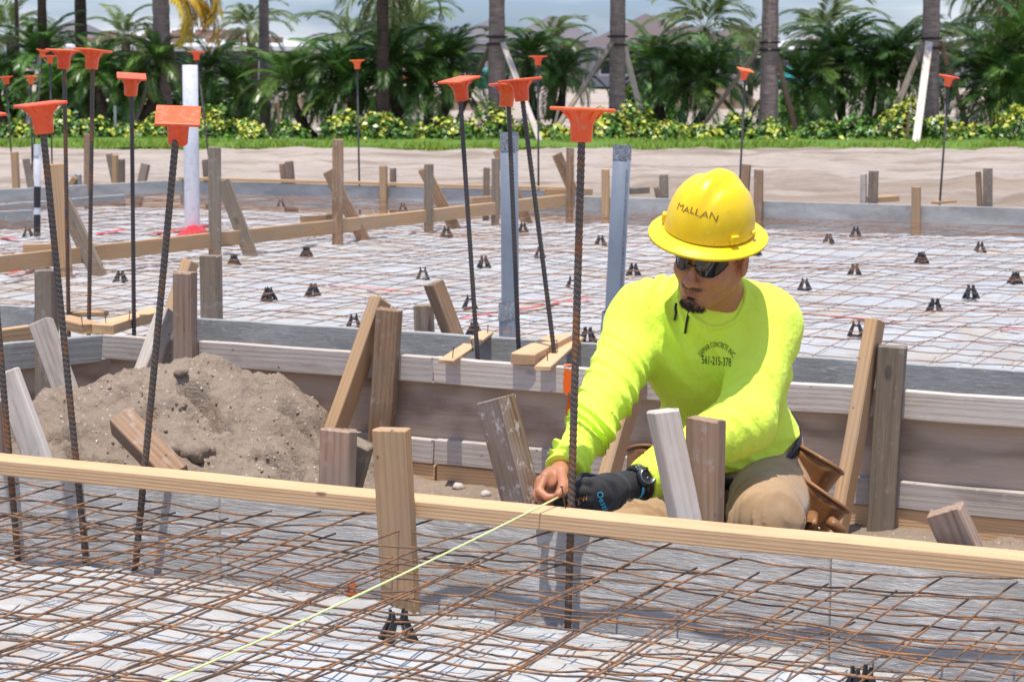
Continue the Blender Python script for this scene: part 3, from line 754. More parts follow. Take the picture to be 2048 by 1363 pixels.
for nm, zc, w, d, off, mt in (('top_rail', -.05, .1, .038, .019, 'wood_cement'), ('plywood_panel', -.22, .24, .018, .045, 'plywood'), ('bottom_rail', -.38, .085, .038, .02, 'wood_grey')):
    lumber(nm, ca + cnn*off - cd*(.07 if nm == 'plywood_panel' else .0) + Vector((0, 0, zc)), cb + cnn*off + Vector((0, 0, zc)), w, d, Vector((0, 0, 1)), M[mt], cw, .003, .003)
iw = empty('inner_wall_form', INNER.at(1300, 0, GZ), 'cement stained grey board edging the large slab', 'formwork')
ic = INNER.at(330); s_i = (ic - INNER.at(1024)).dot(INNER.d)
for s0, s1 in ((s_i, .42), (.424, 2.9)):
    a, b = run(INNER, s0, s1, .016, -.10); lumber('board', a, b, .20, .03, Vector((0, 0, 1)), M['concrete_board'], iw, .003, .0015)
def hboard(name, p0, p1, h, d, mat, label, cat='board', z=0.0, group=None, ref=None, off=0.0):
    """a board on edge: p0, p1 are pixels of its top edge"""
    a = gp(*p0, z); b = gp(*p1, z); n = Vector((-(b-a).y, (b-a).x, 0)).normalized(); n = n if n.y > 0 else -n
    o = lumber(name, a + n*d/2 - Vector((0, 0, h/2)), b + n*d/2 - Vector((0, 0, h/2)), h, d, Vector((0, 0, 1)), mat)
    return tag(o, label, cat, group)
hboard('edge_board', (-40, 608), (66, 613), .16, .03, M['concrete_board'], 'grey cement stained board at the left edge behind the grey post')
hboard('edge_board', (-30, 664), (68, 650), .085, .038, M['wood_tan'], 'pale new board end at the left edge below the grey post', z=.04)
# spacers laid across the footing
def flatplank(name, pts, w, t, mat, label, zb=0.0, cat='spacer', group='wooden spacers laid across the footing'):
    a = gp(*pts[0], zb); b = gp(*pts[1], zb); z = Vector((0, 0, t/2))
    n = Vector((-(b-a).y, (b-a).x, 0))
    return tag(lumber(name, a+z, b+z, w, t, n, mat), label, cat, group)
flatplank('spacer', ((893, 727), (973, 670)), .055, .014, M['wood_pale'], 'thin pale plank across the footing by the leftmost leaning bar')
flatplank('spacer', ((1046, 729), (1122, 688)), .085, .038, M['wood_pale'], 'thick pale 2x4 spacer between the two thin planks')
flatplank('spacer', ((1085, 741), (1152, 680)), .055, .014, M['wood_pale'], 'thin pale plank across the footing beside the nearest rusty bar')
flatplank('spacer', ((205, 668), (318, 634)), .085, .038, M['wood_pale'], 'pale 2x4 spacer with amber end grain near the left corner')
flatplank('spacer', ((120, 650), (185, 666)), .085, .038, M['wood_tan'], 'tan 2x4 laid against the left corner spacer', zb=.002)
flatplank('spacer', ((132, 632), (215, 631)), .07, .02, M['wood_tan'], 'amber board lying behind the two left footing bars', zb=.0)

# ------------------------------------------------------------------ far forms
farf = empty('far_form', FARR.at(1780, 0, GZ), 'long whitish form board at the far right edge of the slab', 'formwork')
a = FARR.at(1150); b = FARR.at(2150); n = FARR.n
m1 = a.lerp(b, .36)
for p, q in ((a, m1), (m1, b)):
    lumber('board', p + n*.019 - Vector((0, 0, .125)), q + n*.019 - FARR.d*.004 - Vector((0, 0, .125)), .25, .038, Vector((0, 0, 1)), M['far_board'], farf)
farl = empty('far_form', FARL.at(760, 0, GZ), 'far left form board with pale top edge beyond the screed board', 'formwork')
a = FARL.at(362); b = FARL.at(1135)
lumber('board', a - Vector((0, 0, .11)), b - Vector((0, 0, .11)), .20, .03, Vector((0, 0, 1)), M['far_board'], farl)
lumber('cap_strip', a + FARL.n*.0 + Vector((0, 0, .012)), b + Vector((0, 0, .012)), .07, .024, FARL.n, M['wood_tan'], farl)
hboard('edge_board', (-40, 381), (372, 359), .13, .04, M['far_board'], 'whitish long board of the far left form', z=.0)
hboard('edge_board', (-30, 411), (250, 389), .075, .04, M['far_board'], 'lower whitish board just in front of the far left form', z=-.06)
hboard('edge_board', (-40, 425), (66, 419), .14, .04, M['wood_cement'], 'short grey board at the left edge beside the striped pipe', z=-.02)
# the tan screed board slanting over the slab
scr = empty('screed_board', gp(500, 462) + Vector((0, 0, -.15)), 'long tan 2x4 screed rail slanting across the big slab', 'screed rail')
a = gp(-40, 515); b = gp(672, 439); c = gp(1128, 389); n = Vector((-(c-a).y, (c-a).x, 0)).normalized(); n = n if n.y > 0 else -n
for p, q in ((a, b), (b + (c-a).normalized()*.004, c)):
    lumber('board', p - Vector((0, 0, .0445)), q - Vector((0, 0, .0445)), .089, .038, Vector((0, 0, 1)), M['wood_tan'], scr)
SN = n
def cleat(p0, p1, z, h, label): return hboard('cleat', p0, p1, h, .038, M['wood_tan'], label, 'cleat', z)
cleat((48, 489), (118, 487), .0, .07, 'tan cleat nailed across the left end of the screed rail'); cleat((606, 432), (674, 429), .01, .05, 'tan cleat at the middle stake of the screed rail')
cleat((945, 395), (1010, 391), .012, .06, 'tan cleat behind the near grey conduit'); cleat((1090, 378), (1185, 378), .02, .05, 'brownish cleat at the far end of the screed rail')
flatplank('offcut', ((1742, 404), (1788, 402)), .12, .04, M['wood_tan'], 'tan offcut lying on the far right form', cat='offcut', group='offcuts left on the far forms')
flatplank('offcut', ((1868, 408), (1908, 405)), .05, .02, M['wood_tan'], 'thin tan strip at the foot of the rightmost far capped bar', cat='offcut', group='offcuts left on the far forms')
flatplank('offcut', ((1256, 388), (1290, 386)), .10, .05, M['wood_grey'], 'grey offcut on the form right of the far grey conduit', cat='offcut', group='offcuts left on the far forms')

# ------------------------------------------------------------------ stakes and braces
GS = 'wooden stakes holding the forms'; GB = 'slanting wooden braces'
def stick(name, top, bot, L, off, w, d, mat, label, lean=0.0, yaw=0.0, ext=None, t=None, face=None):
    """top, bot are pixels of the middle of the visible ends; depth from the form line it stands against"""
    if t is None:
        base = L.at(bot[0], off); t = topx(base)[2]
        # the depth of a vertical plane along the run, at the height seen
        p = dp(bot[0], bot[1], t)
        for _ in range(4):
            q = L.at(bot[0], off, p.z); t = topx(q)[2]; p = dp(bot[0], bot[1], t)
    pb = dp(*bot, t)
    # top: same distance from us plus lean, solved in world Y
    pt = yp(*top, pb.y + lean)
    if ext is not None:
        dd = (pb-pt).normalized(); k = (ext - pb.z)/dd.z if abs(dd.z) > .1 else 0
        if k > 0: pb = pb + dd*k
    wd = (L.d if L is not None else Vector((1, 0, 0))) if face is None else face
    wd = Matrix.Rotation(yaw, 3, 'Z') @ wd
    o = lumber(name, pb, pt, w, d, wd, M[mat], None, .0035, .0028)
    return tag(o, label, 'stake' if name == 'stake' else 'brace', GS if name == 'stake' else GB)
# in front of and behind the pale board
stick('stake', (781, 858), (802, 1240), FRONT, -.11, .084, .038, 'wood_tan', 'pale new stake nailed to the near side of the pale board', yaw=.05)
stick('stake', (678, 861), (675, 970), FRONT, .10, .085, .04, 'wood_red', 'short reddish striped stake left of the pale new stake', ext=-.55)
stick('brace', (722, 887), (690, 1000), FRONT, .22, .06, .04, 'wood_grey', 'small grey brace tucked behind the pale new stake', ext=-.5, lean=-.05)
stick('stake', (990, 800), (1045, 1010), FRONT, .13, .082, .06, 'wood_splashed', 'leaning stake splashed with white paint left of the hands', ext=-.5, yaw=-.3, lean=.04)
stick('stake', (1326, 822), (1372, 1045), FRONT, .12, .06, .06, 'wood_white', 'leaning weathered stake with white sawn top in front of the worker', ext=-.5, yaw=.75)
stick('stake', (1412, 838), (1411, 1050), FRONT, .15, .082, .045, 'wood_brown', 'upright brown stake in front of the worker chest', ext=-.5, yaw=-.08)
stick('brace', (1893, 1018), (1925, 1095), FRONT, .17, .078, .05, 'wood_red', 'short brown stub with sawn tan top at the right end of the board', ext=-.5)
stick('brace', (244, 842), (350, 950), FRONT, .25, .07, .07, 'wood_brown', 'leaning brown brace stub with tan sawn end on the mound', ext=-.08, yaw=.5, lean=.12)
stick('brace', (14, 745), (78, 930), FRONT, .3, .07, .04, 'wood_white', 'weathered grey brace leaning at the left edge', ext=-.45, yaw=.3, lean=.05)
stick('stake', (-8, 800), (2, 920), FRONT, .12, .05, .04, 'wood_red', 'reddish stake cut off by the left edge', ext=-.5)
# against the outer wall
stick('brace', (762, 600), (655, 905), OUTER, -.16, .045, .085, 'wood_tan', 'long tan brace leaning right against the weathered wall', lean=.14, ext=-.5)
stick('stake', (778, 618), (760, 905), OUTER, -.03, .084, .045, 'wood_brown', 'upright weathered post beside the long tan brace', ext=-.5, yaw=.1)
stick('brace', (1276, 750), (1208, 980), OUTER, -.2, .04, .085, 'wood_tan', 'tan brace behind the worker forearm', lean=.12, ext=-.5)
stick('brace', (1752, 640), (1684, 1020), OUTER, -.16, .042, .085, 'wood_tan', 'tall tan brace right of the worker', lean=.13, ext=-.5)
stick('stake', (1786, 692), (1762, 1045), OUTER, -.03, .084, .05, 'wood_grey', 'dark weathered post beside the tall tan brace', ext=-.5, yaw=.15)
stick('stake', (371, 546), (371, 760), OUTER, -.035, .08, .045, 'wood_red', 'reddish brown post rising out of the sand mound', ext=-.5)
stick('brace', (336, 622), (305, 705), OUTER, -.08, .05, .08, 'wood_white', 'whitened brace behind the tilted capped bar', lean=.06, ext=-.4)
stick('stake', (92, 541), (95, 790), OUTER, .02, .078, .045, 'wood_grey', 'grey post at left behind the leaning weathered brace', t=topx(gp(92, 680))[2]-.12, ext=-.5)
stick('brace', (82, 645), (138, 800), OUTER, -.1, .08, .04, 'wood_white', 'leaning weathered brace at left with splintered end', t=topx(gp(92, 690))[2]-.35, ext=-.4, lean=.06, yaw=.2)
# behind the inner board
stick('stake', (421, 512), (424, 640), INNER, .06, .082, .045, 'wood_grey', 'dark grey stake behind the reddish post', ext=-.2)
stick('brace', (381, 524), (350, 610), INNER, .12, .05, .06, 'wood_tan', 'tan brace end showing between the two posts', lean=.05, ext=-.15)
stick('brace', (866, 567), (906, 668), INNER, .07, .07, .055, 'wood_brown', 'short leaning brown brace behind the grey board', yaw=-.5, ext=-.15)
stick('stake', (848, 611), (850, 670), INNER, .09, .07, .04, 'wood_grey', 'grey stake stub left of the short leaning brace', ext=-.15)
# along the screed rail
def scr_at(px): return topx(gp(px, 515 + (389-515)*(px+40)/1168.0))[2]
def s_stick(name, top, bot, dt, w, d, mat, label, lean=0.0, yaw=0.0):
    return stick(name, top, bot, INNER, 0, w, d, mat, label, lean, yaw, -.2, scr_at(bot[0]) + dt, Vector((1, 0, 0)))
s_stick('stake', (430, 295), (430, 510), -.05, .072, .04, 'wood_grey', 'tall grey stake right of the white pipe'); s_stick('brace', (446, 362), (508, 528), -.12, .082, .05, 'wood_grey', 'grey brace leaning against the tall stake right of the white pipe')
s_stick('stake', (676, 280), (675, 495), -.05, .07, .04, 'wood_brown', 'tall brown stake at the middle of the screed rail'); s_stick('brace', (657, 342), (735, 495), -.08, .082, .05, 'wood_brown', 'brown brace leaning on the middle stake of the screed rail')
s_stick('stake', (858, 330), (858, 475), -.05, .065, .04, 'wood_grey', 'grey stake left of the leftmost leaning capped bar'); s_stick('brace', (846, 338), (918, 472), -.02, .082, .05, 'wood_brown', 'brace crossing behind the stake left of the leaning bars')
s_stick('stake', (992, 318), (990, 455), .0, .06, .04, 'wood_grey', 'dark stake half hidden by the near grey conduit'); s_stick('brace', (996, 300), (1056, 452), .08, .082, .05, 'wood_brown', 'brown brace passing behind the near grey conduit')
s_stick('stake', (973, 336), (972, 380), .6, .05, .04, 'wood_grey', 'small grey stub left of the near grey conduit')
s_stick('stake', (1141, 296), (1139, 445), -.02, .06, .04, 'wood_brown', 'stake at the far end of the screed rail'); s_stick('brace', (1114, 308), (1176, 450), -.1, .082, .05, 'wood_brown', 'brace slanting past the nearest rusty bar')
s_stick('stake', (114, 328), (132, 575), -.1, .08, .04, 'wood_tan', 'tan stake at left behind the nearest left bar'); s_stick('brace', (128, 402), (208, 572), -.15, .082, .05, 'wood_grey', 'grey brace leaning down right of the left tan stake')
# on the far forms
def f_stick(top, bot, w, mat, label, L=FARR, off=-.03, d=.04, name='stake', yaw=0, lean=0.0): return stick(name, top, bot, L, off, w, d, mat, label, lean, yaw, -.4)
f_stick((1833, 374), (1833, 470), .062, 'wood_tan', 'tan stake in front of the far right form'); f_stick((1492, 329), (1488, 420), .065, 'wood_brown', 'brown stake just right of the yellow hat, left one'); f_stick((1518, 340), (1516, 430), .062, 'wood_brown', 'brown stake just right of the yellow hat, right one', off=-.05)
f_stick((1211, 339), (1211, 410), .055, 'wood_tan', 'tan stake left of the far grey conduit')
f_stick((1727, 348), (1727, 400), .04, 'wood_white', 'pale narrow stake of the pair behind the far right form', off=.08); f_stick((1748, 342), (1746, 400), .066, 'wood_grey', 'grey stake of the pair behind the far right form', off=.1)
f_stick((1957, 344), (1960, 408), .035, 'wood_brown', 'brown narrow stake near the right edge behind the far form', off=.08); f_stick((1976, 337), (1976, 408), .062, 'wood_grey', 'grey stake near the right edge behind the far form', off=.1)
f_stick((1328, 350), (1328, 388), .06, 'wood_grey', 'grey stub behind the form left of the yellow hat', off=.1); f_stick((1312, 374), (1316, 392), .03, 'wood_brown', 'brown wedge beside the stub left of the yellow hat', off=.12)
f_stick((578, 323), (582, 362), .066, 'wood_grey', 'grey stake of the pair far behind the screed rail', FARL, .1); f_stick((564, 328), (568, 362), .04, 'wood_brown', 'narrow brown stake of the pair far behind the screed rail', FARL, .12)
f_stick((767, 332), (767, 395), .062, 'wood_tan', 'tan stake in front of the far left form', FARL, -.04); f_stick((786, 337), (786, 372), .045, 'wood_grey', 'grey stub beside the tan stake on the far left form', FARL, .1)
f_stick((218, 308), (232, 375), .05, 'wood_grey', 'dark leaning stake at far left behind a tan one', FARL, .3); f_stick((230, 310), (231, 387), .05, 'wood_tan', 'small tan stake on the far left form', FARL, .25); f_stick((244, 319), (244, 358), .05, 'wood_grey', 'grey stub right of the small tan stake at far left', FARL, .4)
f_stick((291, 328), (284, 362), .08, 'wood_grey', 'squat grey wedge pair behind the far left board', FARL, .35); f_stick((411, 320), (414, 358), .05, 'wood_grey', 'dark stub right behind the white pipe', FARL, .15)
f_stick((176, 268), (177, 430), .06, 'wood_brown', 'tall brown stake at left between two tall bars', FARL, -1.0); f_stick((29, 304), (37, 475), .058, 'wood_tan', 'tan stake at the far left edge', FARL, -1.4); f_stick((52, 318), (62, 372), .06, 'wood_grey', 'dark tilted stake behind the striped pipe', FARL, .0)
f_stick((150, 355), (140, 372), .05, 'wood_tan', 'tan stub low at far left behind the long board', FARL, .5, yaw=.4); f_stick((156, 349), (157, 375), .06, 'wood_cement', 'pale grey stub low at far left behind the long board', FARL, .55)

# ------------------------------------------------------------------ capped reinforcing bars
def cap_meshes():
    bm = box_bm(.108, .108, .0085, .003, 2)
    # gently dished top with a raised rim
    plate = bm_mesh('plate', bm)
    prof = [(.0285, -.080), (.0300, -.080), (.0285, -.078), (.0262, -.036), (.030, -.026), (.040, -.014), (.048, -.0045), (.044, -.003), (.001, -.003)]
    prof = [(.001, -.071), (.0225, -.072), (.0240, -.0705), (.0262, -.032), (.0300, -.022), (.038, -.010), (.046, -.004)]
    V, Q = lathe_arrays(prof, 28); collar = np_mesh('collar', V, Q)
    bm = bmesh.new()
    for k in range(8):
        a = k*math.pi/4; c, s = math.cos(a), math.sin(a)
        for t in (-.0012, .0012):
            pass
        pts = [(.025, -.028), (.050, -.0042), (.025, -.0042)]
        f = [bm.verts.new((r*c - s*.0012, r*s + c*.0012, z)) for r, z in pts]; g = [bm.verts.new((r*c + s*.0012, r*s - c*.0012, z)) for r, z in pts]
        bm.faces.new(f); bm.faces.new(g[::-1])
        for i in range(3): bm.faces.new((f[i], g[i], g[(i+1) % 3], f[(i+1) % 3]))
    gus = bm_mesh('gusset', bm)
    for me in (plate, collar, gus): me.materials.append(M['cap'])
    return plate, collar, gus
PL, CO, GU = cap_meshes()
def bar_mesh(L, r, ribs=True):
    if not ribs:
        V, Q = tube_arrays(np.array([[0, 0, 0], [0, 0, L*.5], [0, 0, L]]), r, 8); return np_mesh('bar', V, Q)
    n = int(L/.0034); z = np.linspace(0, L, n+1); sides = 12; ang = np.linspace(0, 2*np.pi, sides, endpoint=False)
    A, Zz = np.meshgrid(ang, z)
    ph = (Zz + .0272*A/(2*np.pi))/.0136
    rib = np.clip(1-np.abs((ph % 1)-.5)*4.4, 0, 1)*.0019
    rr = r + rib
    V = np.stack([rr*np.cos(A), rr*np.sin(A), Zz], -1).reshape(-1, 3)
    i = np.arange(n)[:, None]*sides; k = np.arange(sides)[None]; k2 = (k+1) % sides
    Q = np.stack([i+k, i+k2, i+sides+k2, i+sides+k], -1).reshape(-1, 4)
    return np_mesh('bar', V, Q)
def dowel(cap_px, bot_px, t_bot, zb, label, r=.0074, lean=0.0, tiltx=None, yaw=.6, mat='rebar_dark', ribs=True, ctilt=(0, 0), t_top=None):
    """bot_px: a low pixel on the bar at depth t_bot; the bar runs on down to level zb"""
    pb = dp(*bot_px, t_bot); pt = yp(*cap_px, pb.y + lean)
    z = (pt-pb).normalized(); p0 = pb + z*((zb-pb.z)/z.z)
    L = (pt-p0).length
    x = Vector((1, 0, 0)); x = (x - z*x.dot(z)).normalized(); y = z.cross(x)
    root = empty('capped_bar', p0, label, 'rebar', 'reinforcing bars with orange safety caps')
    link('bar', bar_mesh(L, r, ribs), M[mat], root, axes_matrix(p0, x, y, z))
    # the cap sits on the end, a little tilted
    Mc = axes_matrix(pt, x, y, z) @ Matrix.Rotation(yaw, 4, 'Z') @ Euler((ctilt[0], ctilt[1], 0)).to_matrix().to_4x4()
    c = link('safety_cap', PL, None, root, Mc); link('collar', CO, None, c, Mc); link('gusset', GU, None, c, Mc)
    return root
tf = lambda px, off=.018: FRONT.depth(px, off)
def tl(L, px, py, off):
    p = L.at(px, off); t = topx(p)[2]; p = dp(px, py, t)
    for _ in range(4): q = L.at(px, off, p.z); t = topx(q)[2]; p = dp(px, py, t)
    return t
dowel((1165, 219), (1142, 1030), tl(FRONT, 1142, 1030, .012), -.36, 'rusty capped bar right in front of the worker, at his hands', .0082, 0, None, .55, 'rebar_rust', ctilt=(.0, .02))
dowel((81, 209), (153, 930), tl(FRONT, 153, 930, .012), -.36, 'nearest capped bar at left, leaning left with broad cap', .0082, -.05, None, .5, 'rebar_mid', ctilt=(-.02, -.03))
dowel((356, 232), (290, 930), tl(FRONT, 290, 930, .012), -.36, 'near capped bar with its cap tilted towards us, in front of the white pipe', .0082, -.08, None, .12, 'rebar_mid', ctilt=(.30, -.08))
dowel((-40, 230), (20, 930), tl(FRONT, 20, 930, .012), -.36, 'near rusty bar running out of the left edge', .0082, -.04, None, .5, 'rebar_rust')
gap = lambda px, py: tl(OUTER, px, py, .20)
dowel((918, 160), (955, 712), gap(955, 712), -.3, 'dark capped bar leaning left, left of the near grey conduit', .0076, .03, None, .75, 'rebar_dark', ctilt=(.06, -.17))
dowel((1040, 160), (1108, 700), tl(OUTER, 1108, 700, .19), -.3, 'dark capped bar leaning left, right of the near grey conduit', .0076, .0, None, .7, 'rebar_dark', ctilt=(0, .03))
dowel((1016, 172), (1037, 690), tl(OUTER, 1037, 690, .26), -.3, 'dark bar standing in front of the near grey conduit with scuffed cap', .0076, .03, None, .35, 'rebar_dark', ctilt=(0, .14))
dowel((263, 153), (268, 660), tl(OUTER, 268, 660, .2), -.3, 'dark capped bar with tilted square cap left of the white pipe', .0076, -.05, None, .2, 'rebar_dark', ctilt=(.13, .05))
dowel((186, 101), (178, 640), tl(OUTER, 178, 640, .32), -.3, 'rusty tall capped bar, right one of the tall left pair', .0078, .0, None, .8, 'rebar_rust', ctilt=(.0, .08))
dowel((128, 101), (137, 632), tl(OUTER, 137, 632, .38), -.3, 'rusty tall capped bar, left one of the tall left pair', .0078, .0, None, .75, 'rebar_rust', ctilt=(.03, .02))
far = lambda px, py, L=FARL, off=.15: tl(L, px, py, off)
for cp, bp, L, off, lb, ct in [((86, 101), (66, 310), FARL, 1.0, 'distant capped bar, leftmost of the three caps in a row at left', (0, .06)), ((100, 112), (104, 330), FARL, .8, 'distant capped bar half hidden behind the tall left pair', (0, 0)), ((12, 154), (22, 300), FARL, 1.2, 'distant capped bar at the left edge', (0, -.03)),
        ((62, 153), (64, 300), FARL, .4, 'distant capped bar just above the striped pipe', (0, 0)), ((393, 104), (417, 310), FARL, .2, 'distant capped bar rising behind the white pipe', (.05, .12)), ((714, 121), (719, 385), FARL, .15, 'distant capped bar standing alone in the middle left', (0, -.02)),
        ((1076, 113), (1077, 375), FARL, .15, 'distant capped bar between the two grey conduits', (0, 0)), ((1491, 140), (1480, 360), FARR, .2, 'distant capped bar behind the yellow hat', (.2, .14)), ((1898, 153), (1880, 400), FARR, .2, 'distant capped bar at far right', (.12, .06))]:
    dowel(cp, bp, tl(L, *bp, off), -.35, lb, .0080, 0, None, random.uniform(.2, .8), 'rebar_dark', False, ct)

# nails standing in the spacers
def nail(p, h, mat=M['nail'], parent=None, lean=(0, 0)):
    b = Bag(); V, Q = lathe_arrays([(.0001, -.004), (.0016, -.004), (.0016, h-.002), (.0042, h-.002), (.0042, h), (.0001, h)], 8); b.add(V, Q)
    return link('nail', b.mesh('nail'), mat, parent, Matrix.Translation(p) @ Euler((lean[0], lean[1], 0)).to_matrix().to_4x4())
for px, py, zz, lb in ((945, 700, .014, 'nail standing in the left thin plank'), (905, 716, .014, 'nail near the front end of the left thin plank'), (1115, 705, .014, 'tall nail in the thin plank by the nearest rusty bar'), (1095, 722, .014, 'nail near the front end of the plank by the nearest rusty bar'), (975, 668, .01, 'nail at the back end of the left thin plank'), (258, 640, .038, 'nail at the back of the left corner spacer'), (165, 652, .038, 'nail in the tan 2x4 at the left corner'), (212, 646, .038, 'nail at the front of the left corner spacer')):
    tag(nail(gp(px, py, zz), random.uniform(.03, .045), lean=(random.uniform(-.12, .12), random.uniform(-.12, .12))), lb, 'nail', 'nails standing in the spacers')
q = FRONT.at(1131, -.012, .0)
tag(nail(q, .052, lean=(.1, -.18)), 'bent rusty nail in the pale board where the string is tied', 'nail', 'nails standing in the spacers')

# ------------------------------------------------------------------ pipes
def pipe(name, top, bot, zb, r, wall, mat, label, L=None, t=None, extra=None):
    pb = gp(*bot, zb); pt = yp(*top, pb.y); z = (pt-pb).normalized(); L = (pt-pb).length
    x = Vector((1, 0, 0)); x = (x-z*x.dot(z)).normalized(); y = z.cross(x); Mx = axes_matrix(pb, x, y, z)
    root = empty(name, pb, label, 'pipe')
    V, Q = lathe_arrays([(r, -.1), (r, 0), (r, L*.5), (r, L-.001), (r-wall*.5, L), (r-wall, L-.001), (r-wall, L-.3), (.001, L-.3)], 32)
    link('tube', np_mesh('tube', V, Q), mat, root, Mx)
    return root, Mx, L
def sleeve(root, Mx, r, z0, z1, mat, name='tape_wrap', bump=0.0, seed=0, sides=32):
    n = 14; prof = []
    zz = np.linspace(z0, z1, n); ang = np.linspace(0, 2*np.pi, sides, endpoint=False)
    A, Z = np.meshgrid(ang, zz)
    rr = r + bump*np.maximum(0, fbm(np.cos(A)*2+5, np.sin(A)*2, Z*30, 3, seed)); Z2 = Z + bump*2.5*fbm(np.cos(A)*1.5, np.sin(A)*1.5, 0, 2, seed+3)*np.where((Z == z0) | (Z == z1), 1, 0)
    V = np.stack([rr*np.cos(A), rr*np.sin(A), Z2], -1).reshape(-1, 3)
    i = np.arange(n-1)[:, None]*sides; k = np.arange(sides)[None]; k2 = (k+1) % sides
    Q = np.stack([i+k, i+k2, i+sides+k2, i+sides+k], -1).reshape(-1, 4)
    return link(name, np_mesh(name, V, Q), mat, root, Mx)
def text_mesh(txt, size):
    cu = bpy.data.curves.new('txt', 'FONT'); cu.body = txt; cu.size = size; cu.resolution_u = 2; cu.align_x = 'LEFT'
    o = bpy.data.objects.new('txt', cu); COL.objects.link(o); bpy.context.view_layer.update()
    dg = bpy.context.evaluated_depsgraph_get(); me = bpy.data.meshes.new_from_object(o.evaluated_get(dg))
    bpy.data.objects.remove(o); return me
root, Mx, L = pipe('white_pipe', (380, 130), (385, 468), -.15, .0515, .006, M['pvc_white'], 'thick white plastic pipe standing at left with red film at its foot')
sleeve(root, Mx, .0525, -.01, .035, M['red_film'], 'foot_wrap', .02, 3)
def film(px, py, w, h, seed, lb):
    p = gp(px, py, -.14); n = 24; u = np.linspace(-1, 1, n); U, V = np.meshgrid(u, u); m = np.clip(1-(U**2+V**2), 0, 1)
    Z = .08*m*(.6+.6*fbm(U*2.2, V*2.2, 0, 3, seed)) - .006
    o = height_mesh('red_film', p.x + U*w*(1+.3*fbm(U, V, 0, 2, seed)), p.y + V*h, -.14 + Z*.8, M['red_film'], None); tag(o, lb, 'plastic film')
film(388, 467, .10, .22, 5, 'crumpled red plastic film round the foot of the white pipe')
cpts = []
root, Mx, L = pipe('grey_conduit', (1018, 266), (1021, 684), -.15, .0365, .004, M['pvc_grey'], 'grey conduit wrapped in duct tape, near one behind the leaning bars')
sleeve(root, Mx, .0372, L-.075, L+.002, M['duct'], 'tape_wrap', .0012, 2)
Mx2 = Mx @ Matrix.Translation((-.014, .012, 0)); V, Q = lathe_arrays([(.034, -.1), (.034, .16), (.031, .162)], 28)
link('side_pipe', np_mesh('side_pipe', V, Q), M['pvc_grey'], root, Mx2)
sleeve(root, Mx @ Matrix.Translation((-.006, .004, 0)), .0425, .095, .165, M['duct'], 'tape_wrap', .003, 7)
root, Mx, L = pipe('grey_conduit', (1245, 292), (1224, 700), -.15, .0365, .004, M['pvc_grey'], 'grey conduit with lettering down its side, next to the worker')
sleeve(root, Mx, .0372, L-.055, L+.003, M['duct'], 'tape_wrap', .0012, 12)
sleeve(root, Mx @ Matrix.Translation((-.006, .004, 0)), .0425, .06, .15, M['duct'], 'tape_wrap', .003, 17)
me = text_mesh('& LISTED 001071A4 CONFORMS TO UL 651 FOR 90C  PVC SCHEDULE 40 UNDERGROUND SUNLIGHT RESISTANT', .0195)
xs = [v.co.x for v in me.vertices]; x1 = max(xs); sc = (L-.17-.085)/x1
for v in me.vertices:
    u = .165 + v.co.x*sc; a = R(-52) + (-v.co.y+.007)/.0368*1.0
    v.co = Vector((.0370*math.cos(a), .0370*math.sin(a), u))
link('lettering', me, M['print'], root, Mx)
root, Mx, L = pipe('striped_pipe', (75, 290), (74, 478), -.15, .021, .003, M['pvc_white'], 'thin pipe striped white and black at far left')
K = (L)/(478-290)
for y0, y1 in ((372, 414), (429, 472)): sleeve(root, Mx, .0225, (478-y1)*K, (478-y0)*K, M['black_plastic'], 'black_band', .0012, y0)
sleeve(root, Mx, .0245, L-.07, L+.004, M['pvc_white'], 'pipe_cap', .0, 1)
# orange spray on the outer wall
q = OUTER.at(1137, -.0015, -.044); flat_patch(q, .036, .082, -OUTER.n, M['spray'], 'spray_mark', 'orange spray paint stripe on the upper rail', 'mark', ow, 5)
q = OUTER.at(1139, .042, -.19); flat_patch(q, .02, .17, -OUTER.n, M['spray'], 'spray_mark', 'orange spray paint stripe on the plywood', 'mark', ow, 6)
q = OUTER.at(1139, .019, .0015); flat_patch(q, .04, .03, Vector((0, 0, 1)), M['spray'], 'spray_mark', 'orange spray paint on the rail edge', 'mark', ow, 7, up=OUTER.n)
# ------------------------------------------------------------------ implicit surfaces
def s_min(a, b, k): h = np.clip(.5+.5*(b-a)/k, 0, 1); return b*(1-h) + a*h - k*h*(1-h)
def s_max(a, b, k): return -s_min(-a, -b, k)
def rc(p, a, b, r1, r2):
    a = np.asarray(a, float); b = np.asarray(b, float); ab = b-a
    h = np.clip(((p-a) @ ab)/(ab @ ab), 0, 1); return np.linalg.norm(p-a-h[:, None]*ab, axis=1) - (r1+(r2-r1)*h)
def el(p, c, r, Rm=None):
    q = p-np.asarray(c, float)
    if Rm is not None: q = q @ Rm
    r = np.asarray(r, float); k0 = np.linalg.norm(q/r, axis=1); k1 = np.linalg.norm(q/(r*r), axis=1) + 1e-9
    return k0*(k0-1)/k1
def rbox(p, c, h, r, Rm=None):
    q = p-np.asarray(c, float)
    if Rm is not None: q = q @ Rm
    q = np.abs(q)-(np.asarray(h, float)-r); return np.linalg.norm(np.maximum(q, 0), axis=1) + np.minimum(q.max(axis=1), 0) - r
